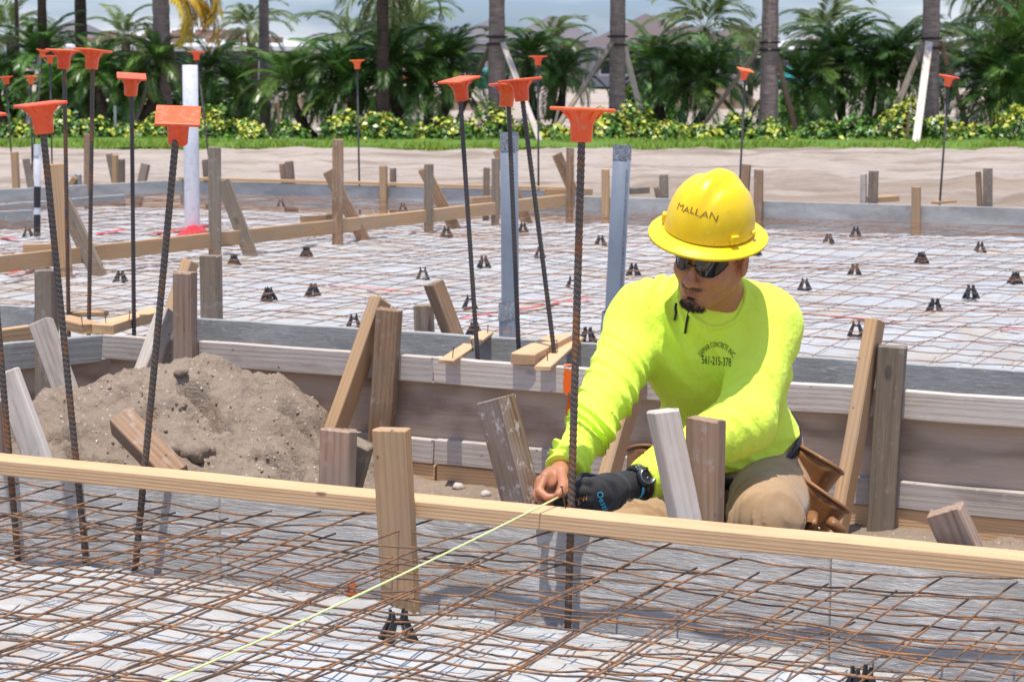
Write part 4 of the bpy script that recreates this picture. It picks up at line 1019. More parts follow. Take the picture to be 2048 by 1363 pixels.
def polygonize(fn, lo, hi, h, margin=1.6):
    lo = np.asarray(lo, float); hi = np.asarray(hi, float); B = 8
    nb = np.ceil((hi-lo)/(h*B)).astype(int); n = nb*B
    g = [lo[i] + (np.arange(nb[i])+.5)*B*h for i in range(3)]
    C = np.stack(np.meshgrid(*g, indexing='ij'), -1).reshape(-1, 3); dc = fn(C)
    vol = np.broadcast_to(np.sign(dc).reshape(nb)[:, None, :, None, :, None], (nb[0], B, nb[1], B, nb[2], B)).astype(np.float32).copy()
    act = np.nonzero(np.abs(dc) < B*h*.87*margin)[0]
    bi = np.stack(np.unravel_index(act, nb), -1)
    o = (np.arange(B)); O = np.stack(np.meshgrid(o, o, o, indexing='ij'), -1).reshape(-1, 3)
    for c0 in range(0, len(bi), 900):
        bb = bi[c0:c0+900]; P = (lo + (bb[:, None, :]*B + O[None])*h).reshape(-1, 3); D = fn(P).astype(np.float32).reshape(-1, B, B, B)
        for j, (x, y, z) in enumerate(bb): vol[x, :, y, :, z, :] = D[j]
    vol = vol.reshape(n)
    sg = vol < 0
    m = np.zeros(n-1, dtype=np.int8)
    for dx in (0, 1):
        for dy in (0, 1):
            for dz in (0, 1): m += sg[dx:n[0]-1+dx, dy:n[1]-1+dy, dz:n[2]-1+dz]
    I = np.nonzero((m > 0) & (m < 8)); cells = np.stack(I, -1)
    idx = np.full(n-1, -1, dtype=np.int32); idx[I] = np.arange(len(cells))
    acc = np.zeros((len(cells), 3)); cnt = np.zeros(len(cells))
    cor = [(a, b, c) for a in (0, 1) for b in (0, 1) for c in (0, 1)]
    for a in cor:
        for ax in range(3):
            if a[ax]: continue
            b = list(a); b[ax] = 1
            va = vol[cells[:, 0]+a[0], cells[:, 1]+a[1], cells[:, 2]+a[2]]; vb = vol[cells[:, 0]+b[0], cells[:, 1]+b[1], cells[:, 2]+b[2]]
            x = (va < 0) != (vb < 0); t = np.where(x, va/(va-vb+1e-12), 0)
            p = np.tile(np.array(a, float), (len(cells), 1)); p[:, ax] += t; acc[x] += p[x]; cnt[x] += 1
    Vv = lo + (cells + acc/cnt[:, None])*h
    F = []
    for ax in range(3):
        sl0 = [slice(None)]*3; sl1 = [slice(None)]*3; sl0[ax] = slice(0, -1); sl1[ax] = slice(1, None)
        ch = sg[tuple(sl0)] != sg[tuple(sl1)]; e = np.stack(np.nonzero(ch), -1)
        u, v = (ax+1) % 3, (ax+2) % 3
        ok = (e[:, u] > 0) & (e[:, v] > 0) & (e[:, u] < n[u]-1) & (e[:, v] < n[v]-1); e = e[ok]
        q = []
        for du, dv in ((1, 1), (0, 1), (0, 0), (1, 0)):
            c = e.copy(); c[:, u] -= du; c[:, v] -= dv; q.append(idx[c[:, 0], c[:, 1], c[:, 2]])
        q = np.stack(q, -1); flip = ~sg[e[:, 0], e[:, 1], e[:, 2]]
        q[flip] = q[flip][:, ::-1]; F.append(q)
    F = np.vstack(F); F = F[(F >= 0).all(axis=1)]
    return Vv, F
def relax(V, F, it=2, f=.5):
    e = np.vstack([F[:, [0, 1]], F[:, [1, 2]], F[:, [2, 3]], F[:, [3, 0]]])
    for _ in range(it):
        s = np.zeros_like(V); c = np.zeros(len(V)); np.add.at(s, e[:, 0], V[e[:, 1]]); np.add.at(s, e[:, 1], V[e[:, 0]]); np.add.at(c, e[:, 0], 1); np.add.at(c, e[:, 1], 1)
        V = V*(1-f) + f*s/np.maximum(c, 1)[:, None]
    return V

# ------------------------------------------------------------------ the worker
def J(px, py, t): return np.array(dp(px, py, t))
neck = J(1437, 596, 5.34); shR = J(1284, 640, 5.49); shL = J(1536, 650, 5.38)
elR = J(1212, 792, 5.28); wrR = J(1131, 938, 5.07)
elL = J(1492, 842, 5.2); wrL = J(1276, 966, 5.0)
chest = J(1430, 715, 5.46); waist = J(1455, 880, 5.62); pelvis = J(1462, 965, 5.72)
hipL = J(1540, 985, 5.6); hipR = J(1392, 992, 5.72)
knL = J(1530, 1040, 5.10); knR = J(1262, 1085, 5.20)
ankL = hipL + np.array([.03, -.06, 0]); ankL[2] = -.36; ankR = hipR + np.array([-.04, -.06, 0]); ankR[2] = -.36
toeL = ankL + np.array([-.02, -.13, -.05]); toeR = ankR + np.array([-.03, -.13, -.05])
HC = J(1426, 505, 5.20)                                          # middle of the head
yaw, pit, rol = R(30), R(17), R(13)
HR = (Matrix.Rotation(-yaw, 3, 'Z') @ Matrix.Rotation(rol, 3, 'Y') @ Matrix.Rotation(pit, 3, 'X'))
HRn = np.array(HR)                                               # columns: left, back, up of the head
def hl(p): return (p-HC) @ HRn / .97                             # to head space
def hw(v): return HC + HRn @ (np.asarray(v, float)*.97)
def head_sdf(P):
    p = hl(P); q = p.copy(); q[:, 0] = np.abs(q[:, 0])           # mirrored
    d = el(p, (0, .012, .045), (.079, .1, .092))
    d = s_min(d, el(p, (0, -.030, -.032), (.070, .066, .088)), .03)
    d = s_min(d, rc(q, (.056, .0, -.055), (.016, -.078, -.100), .025, .022), .03)
    d = s_min(d, el(p, (0, -.088, -.104), (.020, .017, .016)), .018)
    d = s_min(d, el(q, (.042, -.066, -.030), (.027, .024, .026)), .025)
    d = s_min(d, rc(q, (.0, -.092, .028), (.04, -.078, .026), .011, .012), .02)
    d = s_max(d, -el(q, (.032, -.103, .006), (.018, .014, .012)), .014)
    d = s_min(d, rc(p, (0, -.094, .012), (0, -.114, -.034), .0085, .0115), .012)
    d = s_min(d, el(p, (0, -.118, -.038), (.0125, .0125, .0115)), .009)
    d = s_min(d, el(q, (.0135, -.105, -.042), (.0085, .011, .0085)), .007)
    d = s_max(d, -el(q, (.0065, -.113, -.0495), (.0035, .006, .004)), .003)
    d = s_min(d, el(p, (0, -.088, -.066), (.034, .017, .024)), .014)
    d = s_min(d, el(p, (0, -.1015, -.0635), (.0245, .008, .0062)), .006)
    d = s_min(d, el(p, (0, -.0995, -.0765), (.0205, .0085, .0075)), .006)
    d = s_max(d, -el(p, (0, -.111, -.0697), (.024, .008, .0014)), .003)
    d = s_max(d, -el(p, (0, -.103, -.087), (.016, .007, .004)), .006)
    ear = el(q, (.082, .014, -.012), (.011, .021, .034), np.array(Euler((R(-12), 0, R(20))).to_matrix()))
    ear = s_max(ear, -el(q, (.093, .008, -.010), (.007, .011, .018)), .006)
    d = s_min(d, ear, .008)
    return d*.97
# hands: joints read off the photograph
mm = .001
RHk = [J(1091, 952, 4.965), J(1081, 960, 5.0), J(1078, 968, 5.035), J(1082, 974, 5.07)]
RH = {'index': [RHk[0], J(1078, 981, 4.945), J(1094, 994, 4.93), J(1112, 993, 4.925)], 'middle': [RHk[1], J(1078, 988, 4.98), J(1094, 990, 4.975), J(1112, 985, 4.97)],
      'ring': [RHk[2], J(1072, 992, 5.02), J(1088, 1008, 5.0), J(1106, 1009, 4.99)], 'pinky': [RHk[3], J(1078, 993, 5.06), J(1090, 1008, 5.04), J(1104, 1010, 5.03)],
      'thumb': [J(1122, 946, 4.99), J(1126, 962, 4.955), J(1125, 977, 4.93), J(1117, 988, 4.92)]}
LHk = [J(1172, 966, 4.945), J(1168, 984, 4.935), J(1172, 1002, 4.94), J(1180, 1018, 4.95)]
LH = {'index': [LHk[0], J(1133, 975, 4.945), J(1117, 992, 4.945), J(1113, 1004, 4.95)], 'middle': [LHk[1], J(1137, 990, 4.93), J(1126, 1010, 4.945), J(1136, 1020, 4.97)],
      'ring': [LHk[2], J(1146, 1008, 4.935), J(1140, 1026, 4.955), J(1152, 1028, 4.985)], 'pinky': [LHk[3], J(1162, 1022, 4.95), J(1160, 1034, 4.97), J(1170, 1030, 5.0)],
      'thumb': [J(1205, 962, 4.985), J(1172, 957, 5.0), J(1146, 968, 4.99), J(1124, 984, 4.975)]}
RAD = {'index': (.0108, .0096, .0088, .0078), 'middle': (.011, .0098, .009, .008), 'ring': (.0105, .0093, .0085, .0076), 'pinky': (.0095, .0083, .0075, .0068), 'thumb': (.0145, .0118, .0108, .0092)}
def hand_sdf(P, wr, kn, fing, grow=0.0, pal=.0135):
    d = None
    w0 = wr
    for i, k in enumerate(kn):
        base = w0 + (k-w0)*.18
        c = rc(P, base, k, pal+.004+grow, .0115+grow); d = c if d is None else s_min(d, c, .013)
    c = rc(P, w0, w0+(fing['thumb'][0]-w0)*.9, .018+grow, .0165+grow); d = s_min(d, c, .014)
    c = rc(P, w0*.45+kn[1]*.55, kn[1]*.55 + fing['thumb'][2]*.45, .020+grow, .015+grow); d = s_min(d, c, .012)
    c = rc(P, fing['thumb'][0], (kn[0]+w0)*.5, .014+grow, .012+grow); d = s_min(d, c, .014)
    for nm, js in fing.items():
        r = RAD[nm]; f = None
        for i in range(3):
            c = rc(P, js[i], js[i+1], r[i]+grow, r[i+1]+grow); f = c if f is None else s_min(f, c, .003)
        d = s_min(d, f, .0025)
    return d
def axis_frame(a, b, up=(0, 0, 1)):
    z = (b-a)/np.linalg.norm(b-a); x = np.cross(up, z); x /= np.linalg.norm(x); return x, np.cross(z, x), z
latR = (shL-shR)/np.linalg.norm(shL-shR)                         # across the shoulders
TR = np.stack([latR, np.cross((neck-pelvis)/np.linalg.norm(neck-pelvis), latR), (neck-pelvis)/np.linalg.norm(neck-pelvis)], -1)
def torso_sdf(P, g=0.0):
    sp = s_min(el(P, chest + np.array([0, .015, 0]), (.178+g, .122+g, .185+g), TR), el(P, waist, (.172+g, .132+g, .15+g), TR), .08)
    sp = s_min(sp, el(P, waist + TR @ np.array([0, -.045, -.01]), (.13+g, .10+g, .12+g), TR), .06)
    sp = s_min(sp, el(P, pelvis, (.178+g, .14+g, .12+g), TR), .06)
    sp = s_min(sp, rc(P, shR*.75+neck*.25, shL*.75+neck*.25, .068+g, .068+g), .05)
    sp = s_min(sp, rc(P, neck+np.array([0, .01, -.02]), shR, .055+g, .055+g), .05); sp = s_min(sp, rc(P, neck+np.array([0, .01, -.02]), shL, .055+g, .055+g), .05)
    return sp
def arms_sdf(P, g=0.0):
    r = rc(P, shR, elR, .070+g, .050+g); r = s_min(r, rc(P, elR, wrR, .049+g, .030+g*.6), .02)
    l = rc(P, shL, elL, .071+g, .051+g); l = s_min(l, rc(P, elL, wrL, .050+g, .030+g*.6), .02)
    return r, l
def legs_sdf(P, g=0.0):
    d = None
    for h, k, a, t in ((hipL, knL, ankL, toeL), (hipR, knR, ankR, toeR)):
        q = s_min(rc(P, h, k, .098+g, .066+g), rc(P, k + np.array([0, 0, -.02]), a, .056+g, .042+g), .03)
        d = q if d is None else s_min(d, q, .02)
    return d
def body_sdf(P):
    d = torso_sdf(P)
    nk = HC + HRn @ np.array([0, .03, -.07]); d = s_min(d, rc(P, neck + np.array([0, .005, -.03]), nk, .066, .060), .03)
    d = s_min(d, head_sdf(P), .022)
    r, l = arms_sdf(P); d = s_min(d, r, .05); d = s_min(d, l, .05)
    d = s_min(d, hand_sdf(P, wrR + (RHk[1]-wrR)*.12, RHk, RH), .014); d = s_min(d, hand_sdf(P, wrL + (LHk[1]-wrL)*.1, LHk, LH), .014)
    d = s_min(d, legs_sdf(P), .04)
    for a, t in ((ankL, toeL), (ankR, toeR)): d = s_min(d, rc(P, a, t, .04, .03), .02)
    return d
allp = np.array([HC, shR, shL, elR, elL, wrR, wrL, knL, knR, ankL, ankR, toeL, toeR, waist, pelvis] + RHk + LHk)
lo = allp.min(0) - .16; hi = allp.max(0) + .16; lo[2] = max(lo[2], GZ-.02)
person = empty('person', Vector((float(pelvis[0]), float(pelvis[1]), GZ)), 'kneeling worker in neon yellow shirt, yellow hard hat and dark glasses tying a string', 'person')
V, F = polygonize(body_sdf, lo, hi, .0032)
V = relax(V, F, 1, .35)
me = np_mesh('body', V, F)
# tone: lips, stubble, flush
p = hl(V); hd = head_sdf(V) < .03
base = np.tile(np.array([.47, .20, .10]), (len(V), 1))
def blend(w, col):
    global base
    base = base*(1-w[:, None]) + np.array(col)*w[:, None]
def blob(c, r): return np.clip(1.25-np.linalg.norm((p-np.array(c))/np.array(r), axis=1), 0, 1)*hd
pm = p.copy(); pm[:, 0] = np.abs(pm[:, 0])
def blobm(c, r): return np.clip(1.25-np.linalg.norm((pm-np.array(c))/np.array(r), axis=1), 0, 1)*hd
blend(np.clip(blob((0, -.102, -.0705), (.026, .014, .0125))*1.6, 0, 1)*.8, (.26, .085, .07))
blend(blob((0, -.1, -.056), (.034, .02, .008))*.75, (.06, .035, .025))
blend(np.clip(blob((0, -.085, -.108), (.036, .036, .026))*1.2, 0, 1)*.75, (.05, .03, .022))
blend(blobm((.05, -.05, -.075), (.04, .06, .04))*.15, (.18, .09, .06))
blend(blob((0, -.118, -.036), (.016, .014, .014))*.35, (.42, .15, .10)); blend(blobm((.085, .01, -.01), (.02, .03, .04))*.3, (.42, .14, .09))
ca = me.color_attributes.new('tone', 'FLOAT_COLOR', 'POINT'); ca.data.foreach_set('color', np.hstack([base, np.ones((len(V), 1))]).astype(np.float32).ravel())
body = link('body', me, M['skin'], person)

# shirt: a looser skin with creases
def along(P, a, b): ab = b-a; return ((P-a) @ ab)/(ab @ ab)
def crease(P, a, b, fr, seed, slant=.6):
    x, y, z = axis_frame(a, b); q = P-a; u, v, w = q @ x, q @ y, q @ z
    k = fr/1.9; c = (w + slant*(u*.8 + v*.35))*k + .35*vnoise(u*7, v*7, w*5, seed+3)
    return (1-np.abs(vnoise(c, u*3.2+v*4.1, seed*.37, seed)))**2.6*1.5 - .2*vnoise(c*2.3, u*4+v*5, 1.7, seed+1)
def shirt_raw(P):
    t = torso_sdf(P, .017)
    hR = along(P, shR, elR); fR = along(P, elR, wrR); hL = along(P, shL, elL); fL = along(P, elL, wrL)
    r = rc(P, shR, elR, .083, .066); r = s_min(r, rc(P, elR, wrR, .066, .049), .02)
    l = rc(P, shL, elL, .081, .068); l = s_min(l, rc(P, elL, wrL, .067, .046), .03)
    # puffs and creases: strongest on the forearms and inside the elbows
    n1 = fbm(P[:, 0]*9, P[:, 1]*9, P[:, 2]*9, 2, 71)
    wr_ = np.clip(.30 + .8*np.exp(-((fR-.75)/.4)**2) + .35*np.exp(-((fR-.05)/.3)**2), 0, 1.1)*(fR > -.7)*np.clip((1.0-fR)/.14, 0, 1)
    r = r - .014*(crease(P, elR, wrR, 92, 81, -.75)-.45)*wr_ - .004*n1
    wl = np.clip(.2 + .65*np.exp(-((fL-.2)/.35)**2) + .6*np.exp(-((fL-.95)/.3)**2), 0, 1.1)
    wl = wl*np.clip((.97-fL)/.14, 0, 1)
    l = l - .011*(crease(P, elL, wrL, 84, 83, .8)-.45)*wl - .003*n1
    pr = np.clip(1-np.abs(fR-.92)/.16, 0, 1); r = r - .004*np.sin(np.clip(fR, .6, 1.1)*70)*pr
    tt = along(P, pelvis, neck)
    low = np.exp(-((tt-.18)/.16)**2)
    t = t - .016*(crease(P, pelvis, neck, 52, 91, .55)-.5)*low - .012*(crease(P, shL, pelvis, 34, 93, 1.3)-.5)*(1-low)*np.clip(tt, 0, 1) - .007*n1*low
    d = s_min(t, r, .045); d = s_min(d, l, .045)
    # drag lines from the armpit towards the chest
    return d
nk0 = neck + np.array([0, .005, -.03]); nk1 = HC + HRn @ np.array([0, .03, -.07]); nd = (nk1-nk0)/np.linalg.norm(nk1-nk0)
hemn = (neck-pelvis)/np.linalg.norm(neck-pelvis); hemp = J(1460, 905, 5.55)
ndR = (wrR-elR)/np.linalg.norm(wrR-elR); ndL = (wrL-elL)/np.linalg.norm(wrL-elL)
def shirt_sdf(P):
    d = shirt_raw(P)
    wob = .012*vnoise(P[:, 0]*14, P[:, 1]*14, 0, 5)
    d = s_max(d, -((P-hemp-hemn*.012) @ hemn) + wob*.6, .006)            # hem
    arm = (P-(wrR+ndR*.006)) @ ndR; near = np.linalg.norm(P-wrR, axis=1) < .09; d = np.where(near, s_max(d, arm, .004), d)
    arm = (P-(wrL-ndL*.014)) @ ndL; near = np.linalg.norm(P-wrL, axis=1) < .09; d = np.where(near, s_max(d, arm, .004), d)
    return d
lo2 = np.array([shR, shL, elR, elL, wrR, wrL, waist, hemp]).min(0) - .2; hi2 = np.array([shR, shL, elR, elL, wrR, wrL, waist, neck]).max(0) + .19
V, F = polygonize(shirt_sdf, lo2, hi2, .0036); V = relax(V, F, 1, .4)
shirt_me = np_mesh('shirt', V, F); shirt_o = link('shirt', shirt_me, M['shirt'], person)
shirt_bvh = BVHTree.FromPolygons([tuple(v) for v in V], [tuple(f) for f in F])
def ring_tube(name, c, nrm, r0, r1, rt, mat, parent, sdf=None, n=64, x=None):
    nrm = nrm/np.linalg.norm(nrm); a = np.cross(nrm, [0, 0, 1.0] if abs(nrm[2]) < .9 else [1.0, 0, 0]); a /= np.linalg.norm(a); b = np.cross(nrm, a)
    th = np.linspace(0, 2*np.pi, n); P = c + r0*np.cos(th)[:, None]*a + r1*np.sin(th)[:, None]*b
    return tube(name, P, rt, mat, parent, 8)
# neck rib: where a ring round the neck meets the shirt
th = np.linspace(0, 2*np.pi, 90); cdir = nd*.8 + np.array([-.10, -.42, .5]); cdir /= np.linalg.norm(cdir); a = np.cross(cdir, [0, 1.0, .3]); a /= np.linalg.norm(a); b = np.cross(cdir, a); P = []
nc = nk0 + nd*.03 + np.array([-.006, -.012, 0])
for q in th:
    best = nc + (math.cos(q)*a + math.sin(q)*b)*.0755
    c = best[None] + cdir[None]*np.linspace(-.12, .12, 241)[:, None]; sv = shirt_raw(c); i = np.nonzero(sv < 0)[0]
    P.append(c[i[-1]] if len(i) else best)
P = np.array(P)[:-1]
for _ in range(10): P = .5*P + .25*np.roll(P, 1, 0) + .25*np.roll(P, -1, 0)
P = np.vstack([P, P[:2]])
tube('collar', P, .0075, M['shirt'], person, 10)

# trousers
def pants_sdf(P):
    w = s_min(el(P, pelvis, (.194, .158, .125), TR), torso_sdf(P, .010), .02)
    w = s_max(w, (P-(hemp + hemn*.010)) @ hemn, .004)
    d = s_min(legs_sdf(P, .014), w, .03)
    fold = np.zeros(len(P))
    for h, k, sd in ((hipL, knL, 101), (hipR, knR, 103)):
        w = along(P, h, k); fold += .012*(crease(P, h, k, 66, sd, .9)-.45)*(np.exp(-((w+.02)/.22)**2) + .9*np.exp(-((w-1.0)/.25)**2))
    kf = np.exp(-(np.linalg.norm(P-J(1575, 1025, 5.5), axis=1)/.09)**2)
    fold += .018*(crease(P, J(1530, 1000, 5.4), J(1600, 1060, 5.5), 85, 107, 1.4)-.5)*kf
    d = d - fold - .004*fbm(P[:, 0]*8, P[:, 1]*8, P[:, 2]*8, 2, 109)
    return d
pts = np.array([hipL, hipR, knL, knR, ankL, ankR, pelvis]); lo3 = pts.min(0)-.21; hi3 = pts.max(0)+.2; lo3[2] = GZ-.01
V, F = polygonize(pants_sdf, lo3, hi3, .005); V = relax(V, F, 1, .4); link('trousers', np_mesh('trousers', V, F), M['khaki'], person)
def boots(P): return np.minimum(s_min(rc(P, ankL, toeL, .052, .042), rc(P, ankL, ankL+np.array([0, -.06, .04]), .05, .05), .03), s_min(rc(P, ankR, toeR, .052, .042), rc(P, ankR, ankR+np.array([0, -.06, .04]), .05, .05), .03))
pts = np.array([ankL, ankR, toeL, toeR]); V, F = polygonize(boots, pts.min(0)-.1, pts.max(0)+.1, .008); link('boots', np_mesh('boots', V, F), M['boot'], person)

# glove on the left hand
gl_end = wrL + (LHk[1]-wrL)*.02
gn = (LHk[1]-wrL)/np.linalg.norm(LHk[1]-wrL)
def glove_sdf(P):
    d = hand_sdf(P, wrL + (LHk[1]-wrL)*.1, LHk, LH, .0022, .0125)
    for k in LHk[:3]: d = s_min(d, el(P, k + np.array([0, -.004, .003]), (.0135, .0125, .0125)), .006)
    bk = (LHk[1]+LHk[2])*.5*.55 + wrL*.45; d = s_min(d, el(P, bk + np.array([0, -.004, -.008]), (.040, .026, .034)), .022)
    w = (P-gl_end) @ gn
    d = s_min(d, rc(P, gl_end - gn*.01, gl_end + gn*.045, .0315, .0300), .014)
    d = d - .0017*np.sin(w*700)*np.exp(-((w-.012)/.016)**2)
    fo = crease(P, LHk[0] + np.array([.0, 0, .02]), gl_end, 130, 123, 1.1); d = d - .0042*(fo-.4)*np.exp(-((w-.065)/.035)**2) - .0022*fbm(P[:, 0]*30, P[:, 1]*30, P[:, 2]*30, 2, 121)
    return s_max(d, -(w - .002), .003)
pts = np.array(LHk + [gl_end] + [q for js in LH.values() for q in js]); V, F = polygonize(glove_sdf, pts.min(0)-.06, pts.max(0)+.06, .0022); V = relax(V, F, 1, .4)
glove_me = np_mesh('glove', V, F); glove = link('glove', glove_me, M['glove'], person); glove_bvh = BVHTree.FromPolygons([tuple(v) for v in V], [tuple(f) for f in F])
ring_tube('glove_hem', gl_end + gn*.003, gn, .0335, .0335, .0026, M['cyan'], glove)
# watch
wp = wrL - ndL*.004
x, y, z = axis_frame(elL, wrL); fdir = np.array([-.12, -.93, .22]); fdir -= z*(fdir @ z); fdir /= np.linalg.norm(fdir); sdir = np.cross(z, fdir)
watch = link('watch', None or np_mesh('watch', *(lambda VQ: VQ)(tube_arrays(np.array([wp + .0345*(math.cos(t)*fdir + math.sin(t)*sdir) for t in np.linspace(0, 2*np.pi, 40)]), .0105, 8))), M['watch'], person)
fc = Vector(wp + fdir*.036); Mw = axes_matrix(fc, Vector(z), Vector(sdir), Vector(fdir))
V, Q = lathe_arrays([(.0245, -.006), (.0255, 0), (.0245, .007), (.021, .0095), (.0195, .0075), (.001, .0075)], 8); link('case', np_mesh('case', V, Q, False), M['watch'], watch, Mw)
V, Q = lathe_arrays([(.0185, .0078), (.0185, .0086), (.0165, .0088), (.0165, .0078)], 32); link('dial_ring', np_mesh('dial_ring', V, Q), M['steel'], watch, Mw)
bb = Bag()
for k in (-1, 0, 1):
    bm = box_bm(.003, .014, .0016, .0004); tmp = bpy.data.meshes.new('t'); bm.to_mesh(tmp); bm.free()
    vv = np.array([v.co[:] for v in tmp.vertices]) + np.array([k*.007 , .027, -.001]); ff = [list(f.vertices) for f in tmp.polygons]
    ff = [f if len(f) == 4 else (f + [f[-1]])[:4] for f in ff]; bb.add(vv, np.array([f for f in ff if len(set(f)) == 4]))
link('strap_bars', bb.mesh('strap_bars', False), M['steel'], watch, Mw)

# flat print pressed on to a surface
def press(me, name, mat, parent, origin, xdir, ydir, out, bvh, lift=.0016):
    o = Vector(origin); xd = Vector(xdir).normalized(); yd = Vector(ydir).normalized(); out = Vector(out).normalized()
    bm = bmesh.new(); bm.from_mesh(me)
    bmesh.ops.triangulate(bm, faces=bm.faces[:])
    for _ in range(2):
        lg = [e for e in bm.edges if e.calc_length() > .012]
        if lg: bmesh.ops.subdivide_edges(bm, edges=lg, cuts=1); bmesh.ops.triangulate(bm, faces=bm.faces[:])
    for v in bm.verts:
        q = o + xd*v.co.x + yd*v.co.y
        h, n, i, dd = bvh.ray_cast(q + out*.15, -out, .4)
        v.co = (h + out*lift) if h is not None else q
    return link(name, bm_mesh(name, bm), mat, parent)
tow = (CAM - Vector(J(1434, 715, 5.3))).normalized()
up = Vector((0, .12, .99)); rgt = Vector((1, 0, 0))
org = J(1404, 727, 5.3); pxm = 5.3/FPX
def curve_text(txt, size, w, arch):
    me = text_mesh(txt, size); xs = [v.co.x for v in me.vertices]; x1 = max(xs)
    for v in me.vertices:
        u = v.co.x/x1; xx = u*w; rise = arch*(1-(2*u-1)**2); sl = arch*-4*(2*u-1)/w*1.0
        a = math.atan(sl)*.75; v.co = Vector((xx - math.sin(a)*v.co.y, rise + math.cos(a)*v.co.y, 0))
    return me
def fit_text(txt, w, h, bold=.0):
    me = text_mesh(txt, 1.0); x = [v.co.x for v in me.vertices]; y = [v.co.y for v in me.vertices]
    for v in me.vertices: v.co.x = (v.co.x-min(x))/(max(x)-min(x))*w; v.co.y = (v.co.y-min(y))/(max(y)-min(y))*h
    return me
press(fit_text('561-215-378', 58*pxm, 17*pxm), 'shirt_print', M['ink'], shirt_o, org, rgt - up*.10, up, tow, shirt_bvh)['kind'] = 'stuff'
t2 = curve_text('SAMAR CONCRETE INC.', 15*pxm, 64*pxm, 22*pxm)
press(t2, 'shirt_print', M['ink'], shirt_o, J(1402, 714, 5.3), rgt - up*.04, up, tow, shirt_bvh)['kind'] = 'stuff'
gout = (CAM - Vector(LHk[1])).normalized()
t3 = text_mesh('Oesttus', 17*pxm); press(t3, 'glove_print', M['cyan'], glove, J(1192, 984, 4.93), Vector((.36, 0, -.93)), Vector((.93, 0, .36)), gout, glove_bvh, .001)
t4 = text_mesh('yw', 20*pxm); press(t4, 'glove_print', M['gold'], glove, J(1154, 1006, 4.93), Vector((.95, 0, .3)), Vector((-.3, 0, .95)), gout, glove_bvh, .001)

# hard hat
HH = HRn @ np.array(Matrix.Rotation(R(-5), 3, 'X')) @ np.array(Matrix.Rotation(R(1), 3, 'Y'))
def hwh(v): return HC + HH @ (np.asarray(v, float)*.945) + np.array([-.020, 0, .003])
def hat_part(fn, nu, nv):
    U = np.linspace(0, 2*np.pi, nu, endpoint=False); W = np.linspace(0, 1, nv); A, B = np.meshgrid(U, W)
    P = fn(A, B); V = np.array([hwh(q) for q in P.reshape(-1, 3)])
    i = np.arange(nv-1)[:, None]*nu; k = np.arange(nu)[None]; k2 = (k+1) % nu
    return V, np.stack([i+k, i+k2, i+nu+k2, i+nu+k], -1).reshape(-1, 4)
BZ, DA, DB, DH = .060, .112, .128, .146
def dome(A, B, off=0.0):
    t = (1-B)*(np.pi/2); ex = .62
    rr = np.sin(np.pi/2*B)**.80; x = DA*rr*np.sin(A); y = -DB*rr*np.cos(A); z = DH*np.cos(np.pi/2*B)**.92
    # raised centre ridge, flaring to the back, and two flanking creases
    front = np.clip(.5 - y/(2*DB), 0, 1); wdt = .016 + .020*(1-front)
    up_ = np.clip(z/DH, 0, 1)**.8
    rg = np.exp(-(x/wdt)**4)*.0105*up_ + np.exp(-((np.abs(x)-wdt*1.7)/.010)**2)*-.004*up_
    z = z + rg; z += .003*np.exp(-((z-.0)/.012)**2)
    return np.stack([x, y + .006, z + BZ + off], -1)
bag = Bag(); bag.add(*hat_part(dome, 120, 48))
def brim(A, B):
    wr = .038 + .008*np.clip(np.cos(A), 0, 1)**2 + .004*np.clip(-np.cos(A), 0, 1)
    prof = B
    k = np.where(prof < .5, prof*2, (1-prof)*2); lower = prof >= .5; k = k - .10*(1-k)
    x = (DA + wr*k)*np.sin(A); y = -(DB + wr*k)*np.cos(A)
    z = BZ - .014*np.maximum(k, 0)**1.3 - .004*np.cos(A)*k + np.where(lower, -.0034, 0)*np.where(k > .02, 1, 1) + np.where((prof > .42) & (prof < .58), .0, 0)
    z = z + .002*np.exp(-((k-1)/.08)**2)*np.where(lower, -1, 1)
    return np.stack([x, y + .006, z], -1)
bag.add(*hat_part(brim, 120, 26))
hat_o = link('hard_hat', bag.mesh('hard_hat'), M['hat'], person)
hv = np.vstack(bag.V); hq = np.vstack(bag.Q); hat_bvh = BVHTree.FromPolygons([tuple(v) for v in hv], [tuple(q) for q in hq])
def on_dome(ang, z, out=0.0):
    B = math.acos(min(1, (z/DH)**(1/.92)))/(math.pi/2); q = dome(np.array([[ang]]), np.array([[B]]))[0, 0]; n = np.array([math.sin(ang), -math.cos(ang), .12]); return q + n*out
for ang, w, h in ((R(62), .024, .024), (R(-66), .024, .024), (R(100), .017, .010), (R(-105), .017, .01), (R(150), .02, .02), (R(-150), .02, .02)):
    q = on_dome(ang, .017, .003); n = np.array([math.sin(ang), -math.cos(ang), 0.0]); tx = np.array([math.cos(ang), math.sin(ang), 0.0])
    bm = box_bm(w, .011, h, .0035, 2)
    for v in bm.verts:
        v.co.x *= 1 - .12*v.co.z/h; v.co = Vector(hwh(q + tx*v.co.x + n*v.co.y + np.array([0, 0, 1.0])*v.co.z))
    link('hat_lug', bm_mesh('hat_lug', bm, True), M['hat'], hat_o)
bm = bmesh.new()
hin = HH @ np.array([0, -1.0, .15])
t5 = text_mesh('MALLAN', .0225)
for v in t5.vertices: v.co.x *= 1.25; v.co.y += .002*math.sin(v.co.x*160)
fwd = HH @ np.array([math.sin(R(2)), -math.cos(R(2)), .35]); rt = HH @ np.array([math.cos(R(2)), math.sin(R(2)), 0]); upv = HH @ np.array([0, .3, .95])
press(t5, 'hat_lettering', M['marker'], hat_o, hwh(on_dome(R(-30), .068)), rt, upv, fwd, hat_bvh, .0009)

